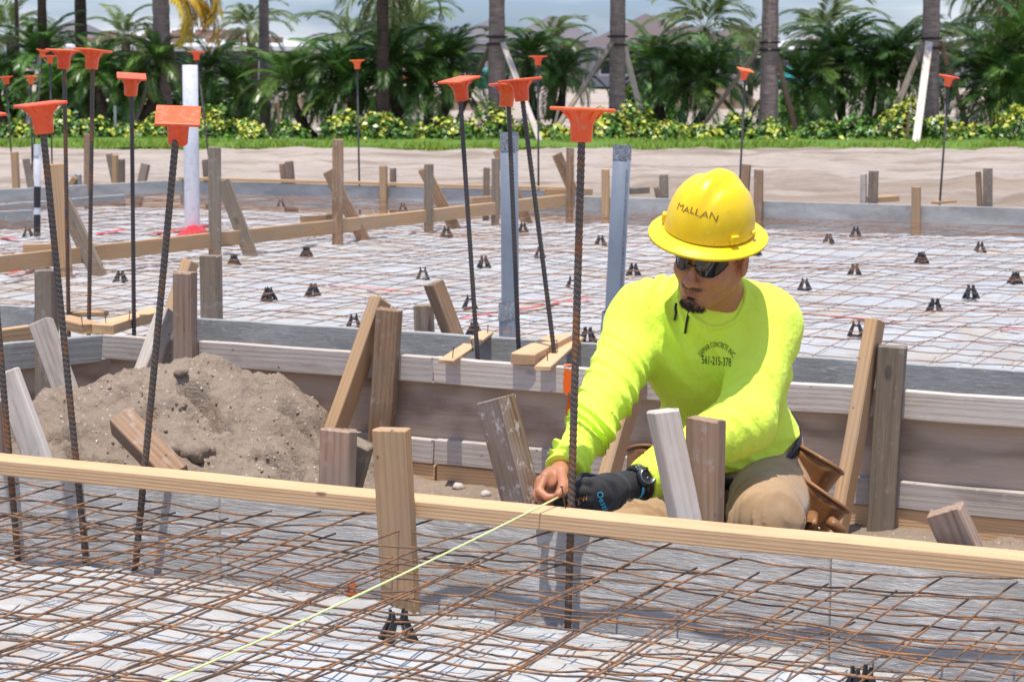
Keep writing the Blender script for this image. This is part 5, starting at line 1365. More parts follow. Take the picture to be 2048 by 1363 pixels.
# glasses: wrap lenses and temples
def face_at(ang, z): # radius of the face wrap
    return np.array([.083*math.sin(ang), -.114*math.cos(ang) + .006*0, z])
glasses = None
for sgn in (-1, 1):
    n, m = 22, 9; V = []
    for j in range(m):
        for i in range(n):
            u = i/(n-1); v = j/(m-1)
            ang = R(7 + 53*u)*sgn
            top = .030 - .004*u; bot = -.004 - .013*math.sin(math.pi*min(1, u*1.05))**.7 + .012*max(0, u-.55)/.45*1.25 + .008*max(0, .18-u)/.18
            zz = top*(1-v) + bot*v; q = face_at(ang, zz); q *= np.array([1.0, 1.0 + .012*math.sin(math.pi*v), 1.0]); V.append(hw(q))
    Q = [(j*n+i, j*n+i+1, (j+1)*n+i+1, (j+1)*n+i) for j in range(m-1) for i in range(n-1)]
    o = link('lens', np_mesh('lens', V, Q), M['lens'], glasses or person)
    if glasses is None:
        glasses = o; o.name = 'sunglasses'
        md = None
    P = [hw(face_at(R(a)*sgn, .030 - .004*(a-7)/53)*np.array([1.01, 1.01, 1])) for a in np.linspace(0, 60, 20)] + [hw((.081*sgn, -.045, .024)), hw((.0835*sgn, -.01, .018)), hw((.086*sgn, .012, .010))]
    tube('temple', np.array(P), .0026, M['frame'], glasses, 6)
    P = [hw(face_at(R(a)*sgn, -.004 - .013*math.sin(math.pi*min(1, u*1.05))**.7 + .012*max(0, u-.55)/.45*1.25 + .008*max(0, .18-u)/.18)*np.array([1.005, 1.005, 1])) for u, a in [(k/19, 7+53*k/19) for k in range(20)]]
    tube('lens_rim', np.array(P), .0013, M['frame'], glasses, 6)
P = [hw(face_at(R(a), .014 - .004*math.cos(R(a)*9))*np.array([1, 1.02, 1])) for a in np.linspace(-8, 8, 9)]; tube('nose_bridge', np.array(P), .0032, M['frame'], glasses, 6)
# retainer cord hanging below the chin
for pts, nm in (([(1353, 606), (1350, 615), (1352, 626), (1349, 641)], 'glasses_cord'), ([(1378, 622), (1375, 635), (1372, 650), (1370, 666)], 'glasses_cord')):
    P = []
    for a, b in pts:
        q = Vector(J(a, b, 4.9)); dr = (q-CAM).normalized(); h, _, _, _ = shirt_bvh.ray_cast(CAM, dr, 20); base_t = h if h is not None else Vector(J(a, b, 5.17))
        P.append(np.array(base_t - dr*.006))
    P = np.array(P); s0 = np.linspace(0, 1, len(P)); s1 = np.linspace(0, 1, 14); P = np.stack([np.interp(s1, s0, P[:, k]) for k in range(3)], -1)
    for _ in range(2): P[1:-1] = .5*P[1:-1] + .25*P[:-2] + .25*P[2:]
    tube(nm, P, .0032, M['frame'], person, 6)
# goatee: short hairs rooted in the chin
fv = np.array([v.co[:] for v in me.vertices]) if False else np.array([list(v.co) for v in body.data.vertices]); nv = np.array([list(v.normal) for v in body.data.vertices]); pl = hl(fv); hs = np.linalg.norm(fv-HC, axis=1) < .2
def in_blob(c, r): return hs & (np.linalg.norm((pl-np.array(c))/np.array(r), axis=1) < 1)
chin = np.nonzero(in_blob((0, -.092, -.112), (.034, .034, .026)) & (pl[:, 1] < -.062) | in_blob((0, -.103, -.09), (.012, .02, .012)))[0]
must = np.nonzero(in_blob((0, -.103, -.0555), (.033, .022, .0065)))[0]
side = np.nonzero(hs & (np.abs(pl[:, 0]) > .062) & (pl[:, 1] > -.03) & (pl[:, 1] < .1) & (pl[:, 2] > .0) & (pl[:, 2] < .06) & ~((np.abs(pl[:, 0]) > .078) & (pl[:, 1] < .035)))[0]
back = np.nonzero(hs & (pl[:, 1] > .03) & (pl[:, 2] > -.05) & (pl[:, 2] < .06))[0]
bag = Bag(); rg = np.random.default_rng(5)
def hairs(sel, n, ln, r, dvec, mixn):
    for i in rg.choice(sel, n):
        b = fv[i] + rg.normal(0, .0009, 3); dv = mixn*nv[i] + HRn @ (np.array(dvec) + rg.normal(0, .25, 3)); dv /= np.linalg.norm(dv)
        tip = b + dv*ln*rg.uniform(.6, 1.2); sd = np.cross(dv, rg.normal(0, 1, 3)); sd /= np.linalg.norm(sd)
        bag.add([b-sd*r-nv[i]*.001, b+sd*r-nv[i]*.001, tip+sd*r*.2, tip-sd*r*.2], [(0, 1, 2, 3)])
if len(chin): hairs(chin, 1700, .008, .0005, (0, -.1, -1), .55)
if len(must): hairs(must, 420, .0045, .0004, (0, -.1, -1), .35)
if len(side): hairs(side, 900, .006, .0005, (0, .5, -1), .35)
if len(back): hairs(back, 1500, .008, .0006, (0, .4, -1), .35)
hair_o = link('short_hair', bag.mesh('short_hair', False), M['hair'], person)

# belt and pouches
tdir = lambda px, py, t: J(px, py, t)
P = []
for q in np.linspace(0, 2*np.pi, 60):
    dv = TR @ np.array([math.cos(q), math.sin(q), 0]); c0 = hemp - hemn*.014
    c = c0[None] + dv[None]*np.linspace(.08, .30, 111)[:, None]; sv = np.minimum(torso_sdf(c, .016), el(c, pelvis, (.2, .165, .13), TR)); i = np.nonzero(sv < 0)[0]
    P.append(c[i[-1]] + dv*.006 if len(i) else c[40])
P = np.array(P); P[-1] = P[0]
for _ in range(2): P[:-1] = .5*P[:-1] + .25*np.roll(P[:-1], 1, 0) + .25*np.roll(P[:-1], -1, 0); P[-1] = P[0]
n = len(P); Vb = []
for i in range(n):
    for k, (o_, hh) in enumerate(((0, -.019), (.004, -.018), (.006, 0), (.004, .018), (0, .019))):
        c = P[i]; dv = c-hemp; dv -= hemn*(dv @ hemn); dv /= np.linalg.norm(dv); Vb.append(c + dv*o_ + hemn*hh)
Q = [(i*5+k, i*5+k+1, (i+1)*5+k+1, (i+1)*5+k) for i in range(n-1) for k in range(4)]
belt = link('tool_belt', np_mesh('tool_belt', Vb, Q), M['belt'], person)
def pouch(c, Rm, w, d, h, name, flare=.25, extra=True):
    c = np.asarray(c, float)
    def f(P):
        q = (P-c) @ Rm; zz = q[:, 2]/h; s_ = 1 + flare*zz; qq = np.stack([q[:, 0]/s_, q[:, 1]/(1+flare*1.3*zz), q[:, 2]], -1)
        top = h - .25*w*(q[:, 0]/w)**2*0 - .35*(q[:, 1]/d)*d*.9
        b = rbox(qq, (0, 0, 0), (w, d, h*1.25), min(w, d)*.75); shell = np.abs(b+.0035)-.0035
        bottom = rbox(qq, (0, 0, -h*1.12), (w*.95, d*.9, h*.14), .01)
        shell = np.minimum(shell, bottom)
        return s_max(shell, q[:, 2]-top, .003)
    R_ = max(w, d, h)*2.2
    V, F = polygonize(f, c-R_, c+R_, .0042, 2.2); V = relax(V, F, 1, .4); o = link(name, np_mesh(name, V, F), M['leather'], belt)
    # thick rolled rim
    th = np.linspace(0, 2*np.pi, 48); e = .75
    X_ = np.sign(np.cos(th))*np.abs(np.cos(th))**e*w*(1+flare)*.99; Y_ = np.sign(np.sin(th))*np.abs(np.sin(th))**e*d*(1+flare*1.3)*.99; Z_ = h - .315*Y_
    tube('rim', c + np.stack([X_, Y_, Z_], -1) @ Rm.T, .0055, M['leather'], o, 8)
    return o
def rotm(z, x): z = np.asarray(z, float); z = z/np.linalg.norm(z); x = np.asarray(x, float); x = x - z*(x @ z); x /= np.linalg.norm(x); return np.stack([x, np.cross(z, x), z], -1)
pouch(J(1614, 968, 5.58), rotm((.42, -.10, .90), (.75, -.45, -.48)), .054, .036, .074, 'pouch')
pouch(J(1624, 1032, 5.47), rotm((.48, -.14, .86), (.70, -.45, -.55)), .057, .032, .066, 'pouch', .25)
pouch(J(1290, 956, 5.80), rotm((.25, .2, .93), (.8, .5, 0)), .052, .036, .072, 'pouch')
# tool loops, a hammer holder and rivets on the front of the pouch
tube('tool_loop', np.array([J(1604, 1000, 5.40), J(1607, 1018, 5.36), J(1605, 1040, 5.36), J(1600, 1056, 5.4)]), .007, M['leather'], belt, 8)
tube('tool_loop', np.array([J(1624, 1030, 5.37), J(1622, 1046, 5.34), J(1618, 1062, 5.36)]), .016, M['leather'], belt, 10)
tube('tool_loop', np.array([J(1660, 1042, 5.36), J(1668, 1048, 5.35), J(1680, 1060, 5.36), J(1684, 1075, 5.4)]), .015, M['leather'], belt, 10)
for a, b in ((1612, 1022), (1606, 1052), (1638, 1056)):
    bm = bmesh.new(); bmesh.ops.create_icosphere(bm, subdivisions=2, radius=.004); link('rivet', bm_mesh('rivet', bm, True), M['steel'], belt, Matrix.Translation(Vector(J(a, b, 5.335))))

# the mason's line from his fingers down to the near left
p0 = Vector(J(1116, 994, 4.905)); p1 = gp(310, 1363, -.005); p2 = p0 + (p1-p0)*1.25
P = np.array([p0.lerp(p2, i/40) + Vector((0, 0, -.012*math.sin(math.pi*i/40))) for i in range(41)])
V, Q = tube_arrays(P, .0021, 6); tag(link('string_line', np_mesh('string_line', V, Q), M['string']), 'bright yellow green mason line pulled tight from his fingers to the near left', 'string')
# ------------------------------------------------------------------ verge: grass, hedge, palms
YG = 36.0
def verge_y(x): return 36.2 - .03*x
rg = np.random.default_rng(3)
n = 26000
bx = rg.uniform(-10.5, 10.5, n); by = verge_y(bx) + rg.uniform(0, 2.6, n)**1.0
by = by + .25*vnoise(bx*1.7, 0, 0, 3); hgt = rg.uniform(.06, .17, n)*(1+.4*vnoise(bx*2, by*2, 0, 4)); an = rg.uniform(0, 6.28, n); ln = rg.uniform(.2, .9, n)*hgt; wd = .012
V = np.stack([np.stack([bx - np.sin(an)*wd, by + np.cos(an)*wd, np.full(n, GZ)], -1), np.stack([bx + np.sin(an)*wd, by - np.cos(an)*wd, np.full(n, GZ)], -1),
              np.stack([bx + np.cos(an)*ln*.4 + np.sin(an)*wd*.7, by + np.sin(an)*ln*.4 - np.cos(an)*wd*.7, GZ + hgt*.65], -1), np.stack([bx + np.cos(an)*ln, by + np.sin(an)*ln, GZ + hgt], -1)], 1).reshape(-1, 3)
Q = np.arange(n*4).reshape(-1, 4)
tag(link('grass', np_mesh('grass', V, Q, False), M['grass']), 'strip of bright green grass along the sand track below the hedge', 'grass', None, 'stuff')
u = np.linspace(-11, 11, 60); v = np.linspace(0, 1, 8); X, Vv = np.meshgrid(u, v); Y = verge_y(X) + .12 + Vv*2.5
soil = height_mesh('grass_verge', X, Y, GZ + .12 + .03*fbm(X*2, Y*2, 0, 2, 8) - .09*(np.abs(Vv*2-1)**6), M['grass'])

def leaf_cloud(n, rx, ry, rz, size, seed, yellow=.45):
    g = np.random.default_rng(seed); d = g.normal(0, 1, (n, 3)); d /= np.linalg.norm(d, axis=1)[:, None]; d[:, 2] = np.abs(d[:, 2])*1.0
    r = g.uniform(.55, 1.0, n)**.6; lump = 1 + .30*vnoise(d[:, 0]*2.6, d[:, 1]*2.6, d[:, 2]*2.6, seed)
    c = d*(r*lump)[:, None]*np.array([rx, ry, rz])
    nn = d + g.normal(0, .55, (n, 3)); nn[:, 2] += .45; nn /= np.linalg.norm(nn, axis=1)[:, None]
    a = np.cross(nn, g.normal(0, 1, (n, 3))); a /= np.linalg.norm(a, axis=1)[:, None]; b = np.cross(nn, a)
    L = size*g.uniform(.7, 1.25, n)[:, None]; w = L*.36
    V = np.stack([c - a*L*.5, c + b*w - a*L*.02 + nn*L*.06, c + a*L*.5 - nn*L*.1, c - b*w - a*L*.02 + nn*L*.06], 1).reshape(-1, 3); Q = np.arange(n*4).reshape(-1, 4)
    pat = vnoise(c[:, 0]*5, c[:, 1]*5, c[:, 2]*5, seed+5)*.9 + g.normal(0, .35, n) + (c[:, 2]/rz-.5)*.5
    yel = (pat > np.quantile(pat, 1-yellow))
    col = np.where(yel[:, None], np.array([.52, .55, .07])*g.uniform(.7, 1.15, n)[:, None], np.array([.085, .19, .03])*g.uniform(.5, 1.5, n)[:, None])
    me = np_mesh('foliage', V, Q, False); ca = me.color_attributes.new('leaf', 'FLOAT_COLOR', 'POINT')
    ca.data.foreach_set('color', np.repeat(np.hstack([col, np.ones((n, 1))]), 4, axis=0).astype(np.float32).ravel()); return me
HG = 'variegated shrubs of the low hedge'
shr = [(35, 66, 48, .35), (120, 60, 52, .25), (185, 70, 66, .2), (262, 66, 60, .38), (330, 60, 46, .3), (415, 66, 62, .55), (490, 66, 60, .58), (580, 46, 52, .12), (690, 66, 54, .45), (770, 62, 60, .5), (840, 70, 52, .45), (910, 66, 60, .3), (985, 62, 64, .5), (1060, 50, 44, .3), (1110, 60, 52, .5), (1200, 60, 66, .5), (1262, 62, 70, .6), (1330, 62, 62, .5), (1395, 60, 50, .55), (1470, 46, 56, .2), (1540, 64, 44, .5), (1640, 66, 62, .3), (1715, 66, 66, .22), (1805, 52, 74, .6), (1880, 66, 58, .45), (1960, 66, 62, .45), (2030, 62, 70, .55)]
where = ['at the left edge', 'below the leaning left trunk', 'under the dark left palm clump', 'left of the tilted dark capped bar', 'behind the near tilted cap', 'just right of the white pipe', 'second to the right of the white pipe', 'thin green one beside a bare stem', 'just left of the lone far capped bar', 'right of the lone far capped bar', 'under the multi stem palm in the middle', 'behind the leftmost leaning bar', 'behind the near grey conduit', 'dark gap filler right of the near conduit', 'around the foot of the pale prop left of the nearest cap', 'directly behind the nearest cap', 'bright one right of the nearest cap', 'above the left side of the yellow hat', 'above the middle of the yellow hat', 'dark small one behind the bar over the hat', 'right of the bar over the hat', 'under the big dark palm at right', 'green one right of the big dark palm stem', 'brightest one left of the white palm prop', 'right of the white palm prop', 'right of the far right capped bar', 'at the right edge']
for i, ((px, hw_, hh, yl), wh) in enumerate(zip(shr, where)):
    Yd = 38.6 - .02*(px-1024)/100 + .3*math.sin(i*2.1); p = yp(px, 285, Yd); sc = Yd/FPX
    root = empty('hedge_shrub', (p.x, Yd, GZ+.05), 'variegated hedge shrub ' + wh, 'shrub', HG)
    f = link('foliage', leaf_cloud(760, hw_*sc*.84, .38, hh*sc*(.92+.3*math.sin(i*1.7)), .10, i+1, yl*.72), M['shrub'], root, Matrix.Translation((p.x, Yd, GZ+.06))); f['kind'] = 'stuff'
    b = Bag()
    for k in range(3):
        a = k*2.1+i; V, Q = tube_arrays(np.array([[0, 0, 0], [.10*math.cos(a), .1*math.sin(a), .2], [.22*math.cos(a), .2*math.sin(a), hh*sc*.8]]), .012, 4); b.add(V, Q)
    link('stem', b.mesh('stem'), M['trunk_dark'], root, Matrix.Translation((p.x, Yd, GZ)))

def frond_mesh(L, droop, leaf, seed, pairs=30, vee=.5, w=.017):
    g = np.random.default_rng(seed); n = 14; s = np.linspace(0, 1, n); ang = R(12) - droop*s**1.35
    ds = L/(n-1); x = np.concatenate([[0], np.cumsum(np.cos(ang[1:])*ds)]); z = np.concatenate([[0], np.cumsum(np.sin(ang[1:])*ds)])
    rach = np.stack([x, .05*L*np.sin(s*2+seed)*s, z], -1); b = Bag(); V, Q = tube_arrays(rach, np.linspace(.012, .003, n), 4); b.add(V, Q)
    t = np.linspace(.16, .99, pairs); c = np.stack([np.interp(t, s, rach[:, k]) for k in range(3)], -1); tg = np.gradient(c, axis=0); tg /= np.linalg.norm(tg, axis=1)[:, None]
    side = np.cross(tg, [0, 0, 1.0]); side /= np.linalg.norm(side, axis=1)[:, None]; upv = np.cross(side, tg)
    for sg in (-1, 1):
        l = leaf*np.sin(np.pi*np.clip(.18+t*.78, 0, 1))**.7*g.uniform(.85, 1.15, pairs)
        dirv = side*sg*(.78) + tg*(.55+.5*t[:, None]) + upv*(vee*(1-t[:, None])-.05) + g.normal(0, .07, (pairs, 3)); dirv /= np.linalg.norm(dirv, axis=1)[:, None]
        mid = c + dirv*l[:, None]*.5; tip = c + dirv*l[:, None] - np.array([0, 0, 1])*(l*.34)[:, None]
        wv = tg*w*.5
        V = np.stack([c, mid + wv, tip, mid - wv], 1).reshape(-1, 3); b.add(V, np.arange(pairs*4).reshape(-1, 4))
    return b.mesh('frond', False)
FR = [frond_mesh(1.25, R(72 + 14*(k % 3)), .30, k+1, 38, .45, .042) for k in range(6)]
FRL = [frond_mesh(2.6, R(95 + 15*(k % 3)), .62, k+11, 46, .3, .075) for k in range(4)]
for me in FR: me.materials.append(M['frond'])
for me in FRL: me.materials.append(M['frond_tall'])
FRY = [frond_mesh(1.9, R(125 + 10*k), .5, k+31, 50, .1, .05) for k in range(3)]
for me in FRY: me.materials.append(M['frond_yellow'])
def crown(parent, top, fr, n, e0, e1, scale, seed, part='frond'):
    g = random.Random(seed)
    for k in range(n):
        az = 2.39996*k + g.uniform(-.3, .3); el_ = R(e0 + (e1-e0)*(k+.5)/n + g.uniform(-7, 7)); sc = scale*g.uniform(.82, 1.12)
        link(part, fr[g.randrange(len(fr))], None, parent, Matrix.Translation(top) @ Matrix.Rotation(az, 4, 'Z') @ Matrix.Rotation(-el_, 4, 'Y') @ Matrix.Rotation(g.uniform(-.3, .3), 4, 'X') @ Matrix.Scale(sc, 4))
def clump(px, Yd, stems, lb, scale=1.0, dense=22, seed=0, pale=False):
    p = yp(px, 260, Yd); base = Vector((p.x, Yd, GZ)); g = random.Random(seed)
    root = empty('date_palm_clump', base, lb, 'palm', 'multi stemmed low palms behind the hedge')
    for dx, dy, h in stems:
        top = base + Vector((dx, dy, h)); n = 9; s_ = np.linspace(0, 1, n)
        P = np.array([base + Vector((dx*.18, dy*.2, 0)) + (top - base - Vector((dx*.18, dy*.2, 0)))*t + Vector((dx*.25*math.sin(t*math.pi), 0, 0)) for t in s_])
        V, Q = tube_arrays(P, .085 + .018*np.sin(s_*40), 7); link('trunk', np_mesh('trunk', V, Q), M['trunk_dark'], root)
        crown(root, top, FR, dense, 80, -22, scale*g.uniform(.9, 1.1), seed*7+int(h*100))
    return root
cl = [(28, 43, [(-.3, 0, 1.0), (.5, .3, 1.4)], 'low palm at the left edge', 1.05), (150, 42, [(-.3, 0, .9), (.35, .2, 1.25)], 'low palm behind the row of three caps', .8), (245, 41.5, [(-.45, 0, 1.2), (.3, .2, .9), (.7, -.1, 1.4)], 'dark low palm between the tall capped bars and the white pipe', .85), (455, 42.5, [(-.35, .1, 1.25), (.25, 0, .95)], 'low palm right of the white pipe', .85),
      (645, 41.5, [(-.55, 0, .95), (.3, .1, 1.15), (.75, -.1, .8)], 'glossy low palm left of the lone far bar', 1.1), (845, 41, [(-.6, .1, 1.3), (.15, 0, 1.0), (.55, .2, 1.35)], 'low palm with crossing stems above the leaning bar', 1.05), (1090, 42, [(-.3, .1, 1.5), (.35, 0, 1.2)], 'low palm between the braced trunks in the middle', .95), (1350, 42, [(-.4, .1, 1.35), (.2, 0, 1.0), (.75, .2, 1.2)], 'low palm above the yellow hat', 1.05),
      (1690, 41, [(-.75, 0, 1.0), (-.1, .2, 1.5), (.5, 0, 1.05), (.95, .2, 1.3)], 'largest dark low palm right of the worker', 1.15), (2010, 40.5, [(-.3, 0, 1.15), (.35, .2, 1.6), (.1, -.4, .75)], 'low palm at the right edge', 1.25)]
for i, (px, Yd, st, lb, sc) in enumerate(cl): clump(px, Yd, st, 'multi stemmed ' + lb, sc*.97, 29, i+1)
def far_palm(px, py_top, Yd, lb, sc, n=18):
    t = yp(px, py_top, Yd); root = empty('palm_tree', (t.x, Yd, GZ), lb, 'palm', 'palms far behind the hedge')
    V, Q = tube_arrays(np.array([[t.x, Yd, GZ], [t.x+.1, Yd, (t.z+GZ)/2], [t.x, Yd, t.z]]), .14, 6); link('trunk', np_mesh('trunk', V, Q), M['trunk_dark'], root)
    crown(root, Vector((t.x, Yd, t.z)), FRL, n, 75, -25, sc, int(px))
for a in [(1100, 95, 56, 'feathery palm rising left of the grey brown roof', .62), (700, 90, 58, 'feathery palm left of the thin middle trunk', .7), (815, 70, 60, 'tall feathery palm above the crossing stems', .8), (1410, 60, 62, 'wispy palm in front of the brown roof', .85), (1650, 70, 60, 'feathery palm standing over the largest dark palm', .72), (1805, 95, 75, 'small distant palm left of the rightmost trunk', .7), (2020, 45, 56, 'palm crown at the top right corner', .85), (250, 80, 62, 'feathery palm before the white roof at left', .6), (20, 70, 58, 'olive green palm in the top left corner', .8), (500, 60, 64, 'feathery palm left of the pale trunk', .65), (1500, 85, 85, 'tiny distant palm before the right houses', .6), (1900, 85, 90, 'tiny distant palm right of the rightmost trunk', .6)]: far_palm(*a)
# a darker run of bushes that fills the gaps between the palms
def bush(px, Yd, w, h, lb, seed):
    p = yp(px, 250, Yd); root = empty('bush', (p.x, Yd, GZ), lb, 'bush', 'dark bushes behind the palms')
    me = leaf_cloud(1000, w*1.1, .6, h*.9, .22, seed, .02); f = link('foliage', me, M['shrub'], root, Matrix.Translation((p.x, Yd, GZ))); f['kind'] = 'stuff'
    V, Q = tube_arrays(np.array([[0, 0, 0], [.05, 0, h*.4], [0, .05, h*.7]]), .04, 6); link('stem', np_mesh('stem', V, Q), M['trunk_dark'], root, Matrix.Translation((p.x, Yd, GZ)))
for i, (px, Yd, w, h, lb) in enumerate([(70, 46, 1.0, 1.3, 'dark bush behind the left low palms'), (200, 47, .9, 1.4, 'dark bush behind the row of caps'), (300, 46, .8, 1.2, 'dark bush left of the yellow fronded trunk'), (430, 47, 1.1, 1.3, 'dark bush right of the yellow fronds'), (1290, 47, .7, 1.2, 'dark bush right of the second braced trunk'), (1600, 46, .8, 1.1, 'dark bush right of the third braced trunk')]): bush(px, Yd, w, h, lb, i+60)

# tall palms: only the trunks, props and a few hanging fronds are in the picture
def tall_palm(px, wpx, Yd, h, lb, base_py=250, lean=0.0, mat='trunk', props=(), strap=None, dead=(), nfr=16):
    b = yp(px, 260, Yd); base = Vector((b.x, Yd, GZ)); r = wpx*.88*Yd/FPX/2
    root = empty('tall_palm', base, lb, 'palm', 'tall palms in a row behind the hedge')
    n = 46; s_ = np.linspace(0, 1, n); P = np.array([[base.x + lean*t*h, Yd, GZ - .1 + t*h] for t in s_])
    rad = r*(1.12 - .24*s_ + .35*np.exp(-s_*14)) * (1 + .03*np.sin(s_*h*30) + .03*vnoise(s_*30, px, 0, 2)); V, Q = tube_arrays(P, rad, 14)
    link('trunk', np_mesh('trunk', V, Q), M[mat], root)
    crown(root, Vector(P[-1]), FRL, nfr, 80, -40, 1.05, int(px))
    for (x0, y0, x1, y1, w, mt, dY) in props:
        a = yp(x0, y0, Yd - .12 + dY*.1); c = yp(x1, y1, Yd - .2 + dY)
        if c.z > GZ - .05: c = c + (c-a)*((GZ-.05-c.z)/(c.z-a.z))
        lumber('prop', a, c, w, .07, Vector((1, 0, 0)), M[mt], root)
    for py in strap or ():
        q = yp(px, py, Yd); z0 = q.z; cx = base.x + lean*(z0-GZ); th = np.linspace(0, 2*np.pi, 24)
        tube('strap', np.stack([cx + (r*1.12+.02)*np.cos(th), Yd + (r*1.12+.02)*np.sin(th), np.full(24, z0)], -1), .022, M['frame'], root, 6)
    return root
tall_palm(88, 20, 43, 6, 'thin leaning trunk at left above the row of caps', lean=.01, mat='trunk_dark', props=[(82, 110, 50, 275, .09, 'wood_white', -1.2)]); tall_palm(40, 9, 50, 6, 'very thin dark stem at the left edge', mat='trunk_dark', nfr=8)
tall_palm(167, 26, 45, 6.5, 'dark trunk with ragged leaf bases left of the tilted cap', mat='trunk_dark')
y_palm = tall_palm(327, 38, 41.6, 5.5, 'thick trunk hung with yellow fronds near the white pipe', props=[(340, 92, 384, 240, .10, 'wood_grey', .3), (314, 120, 272, 240, .08, 'wood_grey', -.3)])
for k in range(14):
    q = yp(318 + k*5 + random.uniform(-4, 4), -26 + random.uniform(-20, 20), 39.8)
    link('yellow_frond', FRY[k % 3], None, y_palm, Matrix.Translation(q) @ Matrix.Rotation(random.uniform(-1.0, .9), 4, 'Z') @ Matrix.Rotation(R(random.uniform(0, 35)), 4, 'Y') @ Matrix.Rotation(random.uniform(-.4, .4), 4, 'X') @ Matrix.Scale(random.uniform(.5, .75), 4))
tall_palm(531, 22, 44, 6.5, 'slim greyish trunk right of the yellow fronds'); tall_palm(767, 26, 40.2, 6.5, 'brown trunk left of the crossing stems', mat='trunk_dark')
tall_palm(994, 36, 39.9, 7, 'trunk with pale prop behind the near grey conduit', props=[(1006, 88, 1040, 178, .10, 'wood_white', -1.0), (982, 88, 955, 150, .08, 'wood_grey', .8)], strap=(74, 88))
tall_palm(1234, 34, 39.9, 7, 'trunk with two slanting props right of the nearest cap', props=[(1224, 86, 1140, 215, .08, 'wood_grey', -1.0), (1246, 84, 1286, 240, .11, 'wood_white', .6)], strap=(73, 90))
tall_palm(1537, 36, 39.9, 7, 'trunk with dark props behind the bar over the hat', props=[(1524, 88, 1440, 205, .07, 'wood_grey', .6), (1548, 90, 1588, 245, .09, 'wood_brown', .5)], strap=(85, 100))
tall_palm(1857, 38, 39.7, 7, 'trunk with a whitish front prop at right', props=[(1858, 86, 1832, 283, .13, 'wood_white', -2.6), (1846, 88, 1772, 262, .11, 'wood_grey', -.8), (1880, 84, 1932, 245, .09, 'wood_brown', .6)], strap=(77, 96))
# green fronds that hang into the top of the picture
hp = empty('palm_tree', yp(800, 260, 52) + Vector((0, 0, 0)), 'palm with olive fronds hanging into the top middle of the picture', 'palm'); hp.location.z = GZ
V, Q = tube_arrays(np.array([[hp.location.x, 52, GZ], [hp.location.x-.1, 52, 2.9]]), .12, 7); link('trunk', np_mesh('trunk', V, Q), M['trunk_dark'], hp); crown(hp, Vector((hp.location.x-.1, 52, 2.9)), FRL, 22, 60, -50, .75, 99)
hp2 = empty('palm_tree', yp(1990, 260, 47), 'palm with drooping fronds in the top right corner', 'palm'); hp2.location.z = GZ
V, Q = tube_arrays(np.array([[hp2.location.x, 47, GZ], [hp2.location.x+.1, 47, 2.7]]), .12, 7); link('trunk', np_mesh('trunk', V, Q), M['trunk_dark'], hp2); crown(hp2, Vector((hp2.location.x+.1, 47, 2.7)), FRL, 20, 60, -55, .7, 98)
# stray suckers and thin stems among the shrubs
for i, (px, py0, px1, py1, Yd, lb) in enumerate([(556, 205, 560, 270, 39, 'bare reddish stem left of the glossy low palm'), (672, 208, 655, 268, 39, 'pale thin prop stuck in the hedge'), (230, 212, 231, 258, 38.5, 'small grey marker post in the hedge at left'), (1817, 230, 1815, 283, 37.8, 'thin brown stick in front of the brightest shrub'), (1118, 215, 1100, 285, 39, 'pale thin prop left of the nearest cap')]):
    a = yp(px, py0, Yd); b = yp(px1, py1, Yd); b.z = GZ; tag(lumber('thin_post', b, a, .045, .035, Vector((1, 0, 0)), M['wood_white' if i in (1, 4) else 'wood_brown' if i != 2 else 'stucco_grey']), lb, 'post')

